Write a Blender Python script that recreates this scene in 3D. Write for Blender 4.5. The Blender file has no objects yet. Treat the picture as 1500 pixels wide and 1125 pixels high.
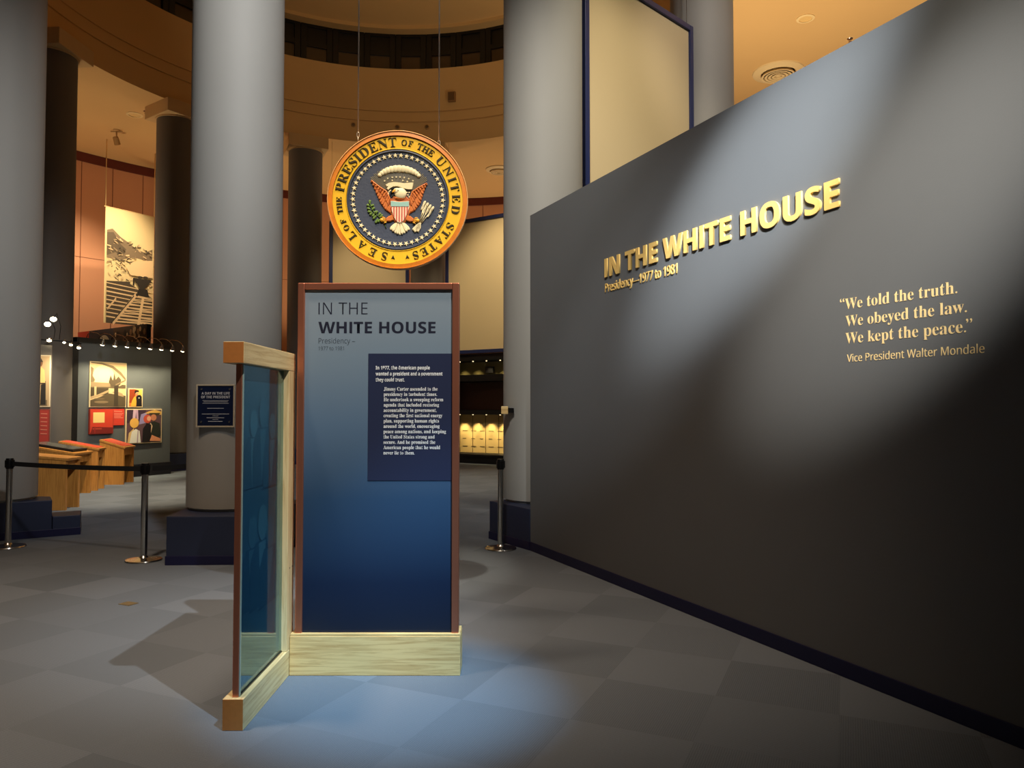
import bpy, bmesh, math, random
from mathutils import Vector, Matrix
random.seed(7)
S = bpy.context.scene
COL = S.collection
PI = math.pi

# ------------------------------------------------------------------ camera
cam = bpy.data.cameras.new('camera')
cam.sensor_width = 36.0
cam.lens = 1090.0 / 1500.0 * 36.0
cam.clip_end = 200
camo = bpy.data.objects.new('camera', cam)
COL.objects.link(camo)
camo.location = (0, 0, 1.55)
camo.rotation_euler = (PI / 2 + math.atan(34.5 / 1090.0), 0, 0)
S.camera = camo

# ------------------------------------------------------------------ world, lights, exposure
S.view_settings.view_transform = 'Standard'
S.view_settings.look = 'None'
S.view_settings.gamma = 1.0
S.view_settings.use_curve_mapping = False
S.view_settings.exposure = 0.0
w = bpy.data.worlds.new('museum_ambient')
S.world = w
w.use_nodes = True
w.node_tree.nodes['Background'].inputs[0].default_value = (0.80, 0.68, 0.60, 1)
w.node_tree.nodes['Background'].inputs[1].default_value = 0.035

WARM = (1.0, 0.76, 0.48)
MILD = (1.0, 0.78, 0.52)
COOL = (0.94, 0.98, 0.99)
BLUISH = (0.44, 0.91, 1.30)
AMBER = (1.0, 0.73, 0.50)

def spot(name, loc, target, power, colour, angle=50, blend=0.6, size=0.08):
    d = bpy.data.lights.new(name, 'SPOT')
    d.energy = power; d.color = colour
    d.spot_size = math.radians(angle); d.spot_blend = blend; d.shadow_soft_size = size
    o = bpy.data.objects.new(name, d); COL.objects.link(o)
    o.location = loc
    o.rotation_euler = (Vector(target) - Vector(loc)).to_track_quat('-Z', 'Y').to_euler()
    return o

def area(name, loc, target, power, colour, sx, sy=None):
    d = bpy.data.lights.new(name, 'AREA')
    d.energy = power; d.color = colour
    d.shape = 'RECTANGLE'; d.size = sx; d.size_y = sy or sx
    o = bpy.data.objects.new(name, d); COL.objects.link(o)
    o.location = loc
    o.rotation_euler = (Vector(target) - Vector(loc)).to_track_quat('-Z', 'Y').to_euler()
    return o

# lamps on the ceiling tracks of the entrance hall, and added fills (above the frame)
spot('track_lamp_sign', (2.6, -0.2, 8.8), (-0.66, 4.10, 0.10), 4700, BLUISH, 12, 1.0, 0.04)
spot('track_lamp_sign_wide', (2.6, -0.2, 8.8), (-0.9, 4.4, 1.7), 3200, (1.0, 0.96, 0.88), 20, 1.0, 0.04)
spot('track_lamp_wall', (1.2, -2.2, 7.5), (1.64, 4.94, 3.06), 13800, COOL, 9.8, 1.0, 0.10)
spot('track_lamp_wall_wide', (1.2, -2.2, 7.5), (1.2, 5.6, 2.7), 2600, COOL, 13, 1.0, 0.10)
spot('track_lamp_quote', (0.2, -3.4, 7.6), (2.05, 3.9, 2.55), 8000, (1.0, 0.93, 0.82), 11, 1.0, 0.1)
spot('track_lamp_corner', (0.2, -3.4, 7.6), (2.2, 3.5, 3.4), 1900, (1.0, 0.86, 0.66), 13, 1.0, 0.1)
spot('track_lamp_seal', (-0.4, 0.6, 8.6), (-0.76, 4.9, 2.93), 1900, (1.0, 0.87, 0.64), 12, 0.6, 0.05)
spot('track_lamp_pillar', (0.6, 1.4, 8.9), (-3.0, 8.1, 4.8), 3100, (1.0, 0.98, 0.95), 42, 1.0, 0.3)
spot('track_lamp_pillar_right', (-0.9, 1.0, 8.8), (0.30, 9.0, 3.4), 3200, (1.0, 0.93, 0.82), 38, 1.0, 0.3)
spot('pillar_far_fill', (3.4, 6.6, 9.0), (2.95, 11.5, 6.6), 700, (1.0, 0.90, 0.80), 44, 1.0, 0.3)  # added fill without a known fitting, brightens the far column
spot('track_lamp_board', (2.5, 6.6, 9.0), (1.7, 10.1, 4.4), 1200, (1.0, 0.88, 0.66), 58, 1.0, 0.3)
spot('track_lamp_left', (-8.3, 4.0, 8.8), (-6.9, 9.0, 4.6), 420, (1.0, 0.90, 0.82), 45, 1.0, 0.3)
spot('hall_floor_fill_left', (-3.4, 3.2, 9.0), (-3.6, 4.8, 0), 2500, AMBER, 58, 1.0, 0.4)  # added warm fill for the carpet, not a track lamp
spot('hall_floor_fill_right', (-0.3, 3.0, 9.0), (0.2, 5.6, 0), 1550, AMBER, 40, 1.0, 0.4)  # second added floor fill, on the right
# warm upward fills added for the ambulatory ceiling, unseen behind the display walls
spot('upfill_right', (4.6, 13.0, 3.2), (5.6, 14.6, 9.1), 1500, WARM, 130, 0.9, 0.3)
spot('upfill_left', (-11.6, 17.5, 3.3), (-10.2, 19.5, 9.1), 420, WARM, 140, 0.9, 0.3)
spot('upfill_back', (1.2, 24.6, 3.2), (-1.5, 24.6, 9.1), 560, WARM, 140, 0.9, 0.3)
spot('upfill_back_left', (-6.2, 24.6, 3.0), (-6.2, 24.0, 9.1), 330, WARM, 140, 0.9, 0.3)
spot('rotunda_lamp', (-2.95, 13.6, 9.6), (-2.9, 21.0, 10.8), 140, WARM, 110, 1.0, 0.4)
spot('terracotta_lamp', (-9.7, 19.8, 9.0), (-11.9, 21.6, 3.6), 1150, (1.0, 0.80, 0.56), 60, 1.0, 0.1)
spot('terracotta_fill_low', (-12.2, 18.4, 8.8), (-12.5, 22.1, 4.2), 1500, (1.0, 0.80, 0.56), 60, 1.0, 0.1)  # added fill, brightens the terracotta wall lower down
spot('kiosk_lamp', (-5.6, 12.0, 9.0), (-6.9, 13.4, 0.0), 4300, (1.0, 0.78, 0.50), 36, 0.9, 0.2)
spot('rear_board_lamp', (-0.2, 16.5, 9.0), (-0.6, 20.4, 4.6), 1650, (1.0, 0.80, 0.50), 42, 0.9, 0.2)
spot('rear_board_fill_left', (-3.6, 16.5, 9.0), (-4.1, 21.2, 4.8), 950, (1.0, 0.80, 0.52), 34, 0.9, 0.2)  # added fill aimed at the left rear board
spot('rotunda_floor_fill', (-1.0, 14.6, 9.0), (-0.9, 15.6, 0.0), 1400, (1.0, 0.78, 0.5), 44, 1.0, 0.2)  # added fill, lifts the far floor of the rotunda

# ------------------------------------------------------------------ materials
def srgb(r, g, b):
    def f(c):
        c /= 255.0
        return c / 12.92 if c <= 0.04045 else ((c + 0.055) / 1.055) ** 2.4
    return (f(r), f(g), f(b), 1.0)

MATS = {}
def mat(name, rgb, rough=0.6, metal=0.0, spec=0.5, noise=0.0, nscale=12.0, bump=0.0, bscale=80.0, emit=0.0, coat=0.0):
    if name in MATS:
        return MATS[name]
    m = bpy.data.materials.new(name); m.use_nodes = True
    nt = m.node_tree; b = nt.nodes['Principled BSDF']
    c = srgb(*rgb)
    b.inputs['Base Color'].default_value = c
    b.inputs['Roughness'].default_value = rough
    b.inputs['Metallic'].default_value = metal
    b.inputs['Specular IOR Level'].default_value = spec
    b.inputs['Coat Weight'].default_value = coat
    if emit:
        b.inputs['Emission Color'].default_value = c
        b.inputs['Emission Strength'].default_value = emit
    tc = nt.nodes.new('ShaderNodeTexCoord')
    if noise:
        n = nt.nodes.new('ShaderNodeTexNoise'); n.inputs['Scale'].default_value = nscale
        n.inputs['Detail'].default_value = 4
        nt.links.new(tc.outputs['Object'], n.inputs['Vector'])
        mx = nt.nodes.new('ShaderNodeMix'); mx.data_type = 'RGBA'
        mx.inputs[6].default_value = tuple(x * (1 - noise) for x in c[:3]) + (1,)
        mx.inputs[7].default_value = tuple(min(1, x * (1 + noise)) for x in c[:3]) + (1,)
        nt.links.new(n.outputs['Fac'], mx.inputs[0])
        nt.links.new(mx.outputs[2], b.inputs['Base Color'])
    if bump:
        n2 = nt.nodes.new('ShaderNodeTexNoise'); n2.inputs['Scale'].default_value = bscale
        nt.links.new(tc.outputs['Object'], n2.inputs['Vector'])
        bp = nt.nodes.new('ShaderNodeBump'); bp.inputs['Strength'].default_value = bump
        bp.inputs['Distance'].default_value = 0.004
        nt.links.new(n2.outputs['Fac'], bp.inputs['Height'])
        nt.links.new(bp.outputs['Normal'], b.inputs['Normal'])
    MATS[name] = m
    return m

def wood(name, light, dark, axis='X', rough=0.45):
    if name in MATS:
        return MATS[name]
    m = bpy.data.materials.new(name); m.use_nodes = True
    nt = m.node_tree; b = nt.nodes['Principled BSDF']
    tc = nt.nodes.new('ShaderNodeTexCoord'); mp = nt.nodes.new('ShaderNodeMapping')
    sc = {'X': (1.6, 30, 30), 'Y': (30, 1.6, 30), 'Z': (30, 30, 1.6)}[axis]
    mp.inputs['Scale'].default_value = sc
    nt.links.new(tc.outputs['Object'], mp.inputs['Vector'])
    n = nt.nodes.new('ShaderNodeTexNoise'); n.inputs['Scale'].default_value = 1.5
    n.inputs['Detail'].default_value = 6; n.inputs['Roughness'].default_value = 0.65; n.inputs['Distortion'].default_value = 0.6
    nt.links.new(mp.outputs[0], n.inputs['Vector'])
    cr = nt.nodes.new('ShaderNodeValToRGB')
    cr.color_ramp.elements[0].position = 0.30; cr.color_ramp.elements[0].color = srgb(*dark)
    cr.color_ramp.elements[1].position = 0.56; cr.color_ramp.elements[1].color = srgb(*light)
    nt.links.new(n.outputs['Fac'], cr.inputs[0])
    nt.links.new(cr.outputs[0], b.inputs['Base Color'])
    b.inputs['Roughness'].default_value = rough
    bp = nt.nodes.new('ShaderNodeBump'); bp.inputs['Strength'].default_value = 0.12; bp.inputs['Distance'].default_value = 0.002
    nt.links.new(n.outputs['Fac'], bp.inputs['Height']); nt.links.new(bp.outputs['Normal'], b.inputs['Normal'])
    MATS[name] = m
    return m

def carpet():
    m = bpy.data.materials.new('carpet_tiles'); m.use_nodes = True
    nt = m.node_tree; b = nt.nodes['Principled BSDF']; L = nt.links.new
    tc = nt.nodes.new('ShaderNodeTexCoord'); mp = nt.nodes.new('ShaderNodeMapping')
    mp.inputs['Rotation'].default_value = (0, 0, math.radians(24.3))
    mp.inputs['Location'].default_value = (0.1, 0.2, 0)
    mp.inputs['Scale'].default_value = (1 / 0.61,) * 3
    L(tc.outputs['Object'], mp.inputs['Vector'])
    fl = nt.nodes.new('ShaderNodeVectorMath'); fl.operation = 'FLOOR'; L(mp.outputs[0], fl.inputs[0])
    # one random tone per tile, plus a quarter-turn checker
    wn = nt.nodes.new('ShaderNodeTexWhiteNoise'); wn.noise_dimensions = '2D'; L(fl.outputs[0], wn.inputs['Vector'])
    ck = nt.nodes.new('ShaderNodeTexChecker'); ck.inputs['Scale'].default_value = 1.0
    L(mp.outputs[0], ck.inputs['Vector'])
    # pile: fine ribs whose direction turns with the checker
    wa = nt.nodes.new('ShaderNodeTexWave'); wa.wave_type = 'BANDS'; wa.bands_direction = 'X'; wa.inputs['Scale'].default_value = 18
    wa.inputs['Distortion'].default_value = 2.0; wa.inputs['Detail'].default_value = 2
    wb = nt.nodes.new('ShaderNodeTexWave'); wb.wave_type = 'BANDS'; wb.bands_direction = 'Y'; wb.inputs['Scale'].default_value = 18
    wb.inputs['Distortion'].default_value = 2.0; wb.inputs['Detail'].default_value = 2
    L(mp.outputs[0], wa.inputs['Vector']); L(mp.outputs[0], wb.inputs['Vector'])
    mw = nt.nodes.new('ShaderNodeMix'); mw.data_type = 'FLOAT'
    L(ck.outputs['Fac'], mw.inputs[0]); L(wa.outputs['Fac'], mw.inputs[2]); L(wb.outputs['Fac'], mw.inputs[3])
    ns = nt.nodes.new('ShaderNodeTexNoise'); ns.inputs['Scale'].default_value = 260; L(tc.outputs['Object'], ns.inputs['Vector'])
    def math_(op, a, bb):
        q = nt.nodes.new('ShaderNodeMath'); q.operation = op
        for i, v in enumerate((a, bb)):
            if isinstance(v, (int, float)): q.inputs[i].default_value = v
            else: L(v, q.inputs[i])
        return q.outputs[0]
    t = math_('MULTIPLY', wn.outputs['Value'], 0.16)
    t = math_('ADD', t, math_('MULTIPLY', ck.outputs['Fac'], 0.12))
    t = math_('ADD', t, math_('MULTIPLY', mw.outputs[0], 0.20))
    t = math_('ADD', t, math_('MULTIPLY', ns.outputs['Fac'], 0.42))
    cr = nt.nodes.new('ShaderNodeValToRGB')
    cr.color_ramp.elements[0].color = srgb(88, 97, 108); cr.color_ramp.elements[1].color = srgb(126, 136, 149)
    cr.color_ramp.elements[0].position = 0.1; cr.color_ramp.elements[1].position = 0.95
    L(t, cr.inputs[0]); L(cr.outputs[0], b.inputs['Base Color'])
    b.inputs['Roughness'].default_value = 0.95; b.inputs['Specular IOR Level'].default_value = 0.1
    bp = nt.nodes.new('ShaderNodeBump'); bp.inputs['Strength'].default_value = 0.35; bp.inputs['Distance'].default_value = 0.006
    L(math_('ADD', math_('MULTIPLY', mw.outputs[0], 0.5), ns.outputs['Fac']), bp.inputs['Height'])
    L(bp.outputs['Normal'], b.inputs['Normal'])
    return m

def print_gradient(name, z0, z1, stops):
    m = bpy.data.materials.new(name); m.use_nodes = True
    nt = m.node_tree; b = nt.nodes['Principled BSDF']
    tc = nt.nodes.new('ShaderNodeTexCoord'); sp = nt.nodes.new('ShaderNodeSeparateXYZ')
    nt.links.new(tc.outputs['Object'], sp.inputs[0])
    mr = nt.nodes.new('ShaderNodeMapRange'); mr.inputs[1].default_value = z0; mr.inputs[2].default_value = z1
    nt.links.new(sp.outputs['Z'], mr.inputs[0])
    cr = nt.nodes.new('ShaderNodeValToRGB')
    el = cr.color_ramp.elements
    el[0].position, el[0].color = stops[0][0], srgb(*stops[0][1])
    el[1].position, el[1].color = stops[-1][0], srgb(*stops[-1][1])
    for p, c in stops[1:-1]:
        e = el.new(p); e.color = srgb(*c)
    nt.links.new(mr.outputs[0], cr.inputs[0]); nt.links.new(cr.outputs[0], b.inputs['Base Color'])
    b.inputs['Roughness'].default_value = 0.35
    return m

def glass_mat(name, tint, refl_ior=1.9, dens=0.35):
    m = bpy.data.materials.new(name); m.use_nodes = True
    nt = m.node_tree; nt.nodes.remove(nt.nodes['Principled BSDF']); out = nt.nodes['Material Output']
    tr = nt.nodes.new('ShaderNodeBsdfTransparent'); tr.inputs[0].default_value = srgb(*tint)
    gl = nt.nodes.new('ShaderNodeBsdfGlossy'); gl.inputs['Roughness'].default_value = 0.015
    gl.inputs[0].default_value = (0.80, 0.95, 1.0, 1)
    fr = nt.nodes.new('ShaderNodeFresnel')
    ge = nt.nodes.new('ShaderNodeNewGeometry'); mi = nt.nodes.new('ShaderNodeMix')      # same reflectance from both faces of the sheet
    mi.inputs[2].default_value = refl_ior; mi.inputs[3].default_value = 1.0 / refl_ior
    nt.links.new(ge.outputs['Backfacing'], mi.inputs[0]); nt.links.new(mi.outputs[0], fr.inputs[0])
    mx = nt.nodes.new('ShaderNodeMixShader')
    nt.links.new(fr.outputs[0], mx.inputs[0]); nt.links.new(tr.outputs[0], mx.inputs[1]); nt.links.new(gl.outputs[0], mx.inputs[2])
    nt.links.new(mx.outputs[0], out.inputs[0])
    return m

M_WALL = mat('charcoal_wall_paint', (100, 103, 106), 0.72, noise=0.04, nscale=3, bump=0.08, bscale=120)
M_BASEB = mat('navy_vinyl_base', (16, 18, 62), 0.5)
M_COL_SHADED = mat('shaded_column_grey', (104, 100, 96), 0.65, noise=0.03, nscale=2)  # same grey as the near columns, darkened to stand for their shade
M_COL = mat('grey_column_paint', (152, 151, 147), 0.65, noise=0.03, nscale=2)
M_BLOCK = mat('navy_block_paint', (34, 44, 72), 0.55, noise=0.05, nscale=3)
M_CAP = mat('tan_plaster', (205, 172, 122), 0.85, noise=0.03, nscale=2)
M_CEIL = mat('tan_ceiling_plaster', (218, 180, 122), 0.9, noise=0.03, nscale=1.2)
M_TERRA = mat('terracotta_wall_panel', (206, 150, 112), 0.8, noise=0.03, nscale=1.5)
M_MAROON = mat('maroon_trim', (92, 30, 20), 0.6)
M_DARK = mat('near_black_paint', (14, 14, 16), 0.5)
M_CLERE = mat('black_window_frame', (16, 15, 16), 0.4)
M_PANE = mat('brown_pane_reflection', (74, 56, 38), 0.25, spec=0.6)  # brown reflection in the lower panes is put into the base colour
M_STEEL = mat('brushed_steel', (200, 198, 192), 0.22, 1.0)
M_DSTEEL = mat('dark_post_head', (30, 30, 32), 0.3, 0.6)
M_BELT = mat('black_belt_webbing', (20, 20, 22), 0.75, bump=0.2, bscale=300)
M_COPPER = mat('copper_frame_metal', (206, 132, 104), 0.36, 0.85)
M_WHITE = mat('white_print', (236, 242, 244), 0.5)
M_GOLDL = mat('gold_letter_face', (246, 206, 122), 0.45, 0.1, noise=0.04)
M_CREAML = mat('cream_vinyl_letter', (255, 226, 164), 0.5)
M_BOARD = mat('beige_acoustic_board', (205, 186, 146), 0.85, bump=0.1, bscale=200)
M_BFRAME = mat('navy_board_frame', (36, 48, 92), 0.35, spec=0.6)
M_ASH_X = wood('ash_wood_lengthways', (228, 197, 136), (182, 142, 84), 'X')
M_ASH_Y = wood('ash_wood_rail', (224, 202, 150), (190, 158, 104), 'Y')
M_ASH_Z = wood('ash_wood_upright', (226, 204, 154), (192, 160, 106), 'Z')
M_OAK = wood('honey_oak_veneer', (196, 138, 66), (160, 104, 44), 'Z')

# ------------------------------------------------------------------ mesh building
class MB:
    def __init__(self):
        self.bm = bmesh.new(); self.mats = []
    def mi(self, m):
        if m not in self.mats: self.mats.append(m)
        return self.mats.index(m)
    def _f(self, vs, m, smooth=False):
        try:
            f = self.bm.faces.new(vs)
        except ValueError:
            return
        f.material_index = self.mi(m); f.smooth = smooth
    def box(self, lo, hi, m, bevel=0.0, M=None):
        x0, y0, z0 = lo; x1, y1, z1 = hi
        return self.prism([(x0, y0), (x1, y0), (x1, y1), (x0, y1)], z0, z1, m, bevel, M)
    def prism(self, poly, z0, z1, m, bevel=0.0, M=None, smooth=False):
        b = bmesh.new()
        if sum(poly[i][0] * poly[(i + 1) % len(poly)][1] - poly[(i + 1) % len(poly)][0] * poly[i][1] for i in range(len(poly))) < 0:
            poly = poly[::-1]
        lo = [b.verts.new((x, y, z0)) for x, y in poly]; hi = [b.verts.new((x, y, z1)) for x, y in poly]
        n = len(poly)
        b.faces.new(lo[::-1]); b.faces.new(hi)
        for i in range(n):
            f = b.faces.new((lo[i], lo[(i + 1) % n], hi[(i + 1) % n], hi[i])); f.smooth = smooth
        if bevel:
            bmesh.ops.bevel(b, geom=list(b.edges), offset=bevel, segments=2, affect='EDGES', profile=0.5)
        return self.absorb(b, m, M)
    def absorb(self, b, m, M=None):
        if M is not None:
            bmesh.ops.transform(b, matrix=M, verts=list(b.verts))
        k = self.mi(m); mp = {}
        for v in b.verts: mp[v] = self.bm.verts.new(v.co)
        for f in b.faces:
            try:
                g = self.bm.faces.new([mp[v] for v in f.verts])
            except ValueError:
                continue
            g.material_index = k; g.smooth = f.smooth
        b.free()
        return self
    def lathe(self, prof, m, seg=48, M=None, a0=0.0, a1=2 * PI, smooth=True):
        b = bmesh.new(); full = abs(a1 - a0 - 2 * PI) < 1e-6
        n = seg if full else seg + 1
        rings = []
        for r, z in prof:
            if r < 1e-6: rings.append([b.verts.new((0, 0, z))] * n)
            else: rings.append([b.verts.new((r * math.cos(a0 + (a1 - a0) * i / seg), r * math.sin(a0 + (a1 - a0) * i / seg), z)) for i in range(n)])
        for j in range(len(prof) - 1):
            for i in range(seg):
                k = (i + 1) % n
                vs = []
                for v in (rings[j][i], rings[j][k], rings[j + 1][k], rings[j + 1][i]):
                    if v not in vs: vs.append(v)
                if len(vs) >= 3:
                    f = b.faces.new(vs); f.smooth = smooth
        # sharp profile corners
        if smooth:
            for e in b.edges:
                if len(e.link_faces) == 2 and e.link_faces[0].normal.length == 0:
                    pass
            b.normal_update()
            sh = [e for e in b.edges if len(e.link_faces) == 2 and e.calc_face_angle(0) > 0.6]
            bmesh.ops.split_edges(b, edges=sh)
        return self.absorb(b, m, M)
    def tube(self, pts, r, m, seg=10, M=None):
        b = bmesh.new(); rings = []
        pts = [Vector(p) for p in pts]
        for i, p in enumerate(pts):
            d = (pts[min(i + 1, len(pts) - 1)] - pts[max(i - 1, 0)]).normalized()
            u = d.orthogonal().normalized() if i == 0 else (u - d * u.dot(d)).normalized()
            v = d.cross(u)
            rr = r[i] if isinstance(r, (list, tuple)) else r
            rings.append([b.verts.new(p + rr * (math.cos(2 * PI * k / seg) * u + math.sin(2 * PI * k / seg) * v)) for k in range(seg)])
        for j in range(len(pts) - 1):
            for k in range(seg):
                f = b.faces.new((rings[j][k], rings[j][(k + 1) % seg], rings[j + 1][(k + 1) % seg], rings[j + 1][k])); f.smooth = True
        b.faces.new(rings[0][::-1]); b.faces.new(rings[-1])
        return self.absorb(b, m, M)
    def relief(self, poly, z0, z1, m, inset=0.0, M=None):
        """outline raised from z0 to z1 with a chamfered edge"""
        if inset <= 0:
            return self.prism(poly, z0, z1, m, 0, M)
        n = len(poly)
        if sum(poly[i][0] * poly[(i + 1) % n][1] - poly[(i + 1) % n][0] * poly[i][1] for i in range(n)) < 0:
            poly = poly[::-1]
        cx = sum(p[0] for p in poly) / n; cy = sum(p[1] for p in poly) / n
        b = bmesh.new()
        lo = [b.verts.new((x, y, z0)) for x, y in poly]
        md = [b.verts.new((x, y, z0 + (z1 - z0) * 0.6)) for x, y in poly]
        up = []
        for x, y in poly:
            d = math.hypot(x - cx, y - cy) or 1
            k = max(0.0, 1 - inset / d)
            up.append(b.verts.new((cx + (x - cx) * k, cy + (y - cy) * k, z1)))
        b.faces.new(up)
        for i in range(n):
            j = (i + 1) % n
            b.faces.new((lo[i], lo[j], md[j], md[i])); b.faces.new((md[i], md[j], up[j], up[i]))
        return self.absorb(b, m, M)
    def ellipsoid(self, c, r, m, M=None, seg=12):
        b = bmesh.new()
        bmesh.ops.create_uvsphere(b, u_segments=seg, v_segments=max(6, seg // 2), radius=1.0)
        for f in b.faces: f.smooth = True
        bmesh.ops.transform(b, matrix=Matrix.Translation(c) @ Matrix.Diagonal((r[0], r[1], r[2], 1)), verts=list(b.verts))
        return self.absorb(b, m, M)
    def build(self, name, parent=None, loc=None):
        me = bpy.data.meshes.new(name)
        bmesh.ops.recalc_face_normals(self.bm, faces=list(self.bm.faces))
        if loc is not None:
            bmesh.ops.translate(self.bm, vec=-Vector(loc), verts=list(self.bm.verts))
        self.bm.to_mesh(me); self.bm.free()
        for m in self.mats: me.materials.append(m)
        o = bpy.data.objects.new(name, me); COL.objects.link(o)
        if loc is not None: o.location = loc
        if parent: attach(o, parent)
        return o

def world_of(o):
    if o is None: return Matrix.Identity(4)
    return world_of(o.parent) @ o.matrix_parent_inverse @ o.matrix_basis

def attach(o, parent):
    """parent o, keeping the coordinates it was modelled in (world, unless the thing is a local frame)"""
    o.parent = parent
    if parent.get('_local'): o['_local'] = 1
    else: o.matrix_parent_inverse = world_of(parent).inverted()

def tag(o, label, cat, group=None):
    o['label'] = label; o['category'] = cat
    if group: o['group'] = group
    return o

def thing(name, label, cat, loc=(0, 0, 0), group=None, M=None):
    o = bpy.data.objects.new(name, None); COL.objects.link(o)
    o.empty_display_size = 0.1
    o.location = loc
    if M is not None:
        o.matrix_basis = M; o['_local'] = 1
    return tag(o, label, cat, group)

def struct(name, mb, parent=None):
    o = mb.build(name, parent)
    if parent is None: o['kind'] = 'structure'
    return o

# ------------------------------------------------------------------ lettering
def style(s, st):
    tab = {'serif': (0x1D400, 0x1D41A, 0x1D7CE), 'bold': (0x1D5D4, 0x1D5EE, 0x1D7EC), 'sans': (0x1D5A0, 0x1D5BA, 0x1D7E2)}[st]
    r = ''
    for ch in s:
        if 'A' <= ch <= 'Z': r += chr(tab[0] + ord(ch) - 65)
        elif 'a' <= ch <= 'z': r += chr(tab[1] + ord(ch) - 97)
        elif '0' <= ch <= '9': r += chr(tab[2] + ord(ch) - 48)
        else: r += ch
    return r

def text_bm(s, st, off=0.0, depth=0.0):
    plain = st != 'serif' and s.isupper() and 'I' in s      # straight, unserifed capital I
    c = bpy.data.curves.new('lettering', 'FONT'); c.body = style(s.replace('I', 'l') if plain else s, st); c.size = 1.0
    c.offset = off; c.extrude = depth; c.resolution_u = 4
    o = bpy.data.objects.new('lettering', c); COL.objects.link(o)
    dg = bpy.context.evaluated_depsgraph_get(); dg.update()
    me = bpy.data.meshes.new_from_object(o.evaluated_get(dg), depsgraph=dg)
    b = bmesh.new(); b.from_mesh(me)
    if plain:
        top = caph(st, off)[1]
        for v in b.verts:
            if v.co.y > top + .022: v.co.y = top
    bpy.data.objects.remove(o); bpy.data.curves.remove(c); bpy.data.meshes.remove(me)
    return b

def bounds(b):
    xs = [v.co.x for v in b.verts]; ys = [v.co.y for v in b.verts]
    return (min(xs), max(xs), min(ys), max(ys)) if xs else (0, 0, 0, 0)

CAPH = {}
def caph(st, off):
    k = (st, off)
    if k not in CAPH:
        b = text_bm('H', st, off); CAPH[k] = bounds(b)[2:4]; b.free()
    return CAPH[k]

def text_line(mb, s, st, M, x, y, width, cap, m, off=0.0, depth=0.0, z=0.0, anchor='l'):
    """one line of lettering in a local frame: x right, y up, z out of the surface"""
    b = text_bm(s, st, off, depth)
    x0, x1, _, _ = bounds(b); y0, y1 = caph(st, off)
    sy = cap / (y1 - y0); sx = width / (x1 - x0) if width else sy
    ax = {'l': x0, 'c': (x0 + x1) / 2, 'r': x1}[anchor]
    T = Matrix.Translation((x, y, z)) @ Matrix.Diagonal((sx, sy, 1, 1)) @ Matrix.Translation((-ax, -y0, depth))
    mb.absorb(b, m, (M @ T) if M is not None else T)

def letters(s, st, off=0.0, depth=0.0):
    """separate letters with their places along the line (unit size)"""
    out = []
    for i, ch in enumerate(s):
        if ch == ' ': continue
        b = text_bm(ch, st, off, depth); bx = bounds(b)
        p = text_bm(s[:i + 1], st, off); px = bounds(p); p.free()
        out.append((ch, b, px[1] - bx[1]))
    return out

def frame(origin, xdir, up=(0, 0, 1)):
    x = Vector(xdir).normalized(); y = Vector(up).normalized(); z = x.cross(y)
    M = Matrix.Identity(4)
    for i, v in enumerate((x, y, z)):
        for r in range(3): M[r][i] = v[r]
    M.translation = origin
    return M

def text_words(parent, name, s, st, M, x, y, width, cap, m, off=0.0, depth=0.0, z=0.0):
    """a line of lettering, every word a part of its own"""
    b = text_bm(s, st, off); X0, X1, _, _ = bounds(b); b.free(); sx = width / (X1 - X0)
    pre = ''
    for wd in s.split(' '):
        b = text_bm(wd, st, off); w0, w1, _, _ = bounds(b); b.free()
        b = text_bm(pre + wd, st, off); e = bounds(b)[1]; b.free()
        q = MB(); text_line(q, wd, st, M, x + (e - (w1 - w0) - X0) * sx, y, (w1 - w0) * sx, cap, m, off, depth, z)
        q.build(name, parent); pre += wd + ' '

# ================================================================== SETTING
CX, CY = -2.95, 14.65          # centre of the rotunda
ZC = 9.13                      # ceiling around it
RI, RO = 6.5, 12.2

mb = MB(); mb.box((-17, -5, -0.1), (13, 30, 0), carpet()); struct('floor', mb)

TC = Matrix.Translation((CX, CY, 0))
mb = MB()
mb.lathe([(RI, ZC), (26, ZC), (26, ZC + .15), (RI, ZC + .15)], M_CEIL, 96, TC)
struct('ceiling', mb)
mb = MB()
mb.lathe([(RI, ZC), (RI, 9.72), (RI + .03, 9.72), (RI + .03, 9.76), (RI, 9.76), (RI, 10.02), (RI + .03, 10.02), (RI + .03, 10.06), (RI, 10.06),
          (RI, 11.30), (RI + .5, 11.30)], M_CEIL, 128, TC)
struct('wall_drum', mb)
mb = MB(); mb.lathe([(RI + .30, 11.30), (RI + .30, 12.55)], M_CLERE, 128, TC); struct('wall_clerestory', mb)
mb = MB(); mb.lathe([(RI + .6, 12.42), (RI - .1, 12.42), (RI - .1, 12.52), (4.0, 13.2), (0, 13.5)], M_CEIL, 96, TC); struct('ceiling_dome', mb)
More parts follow.
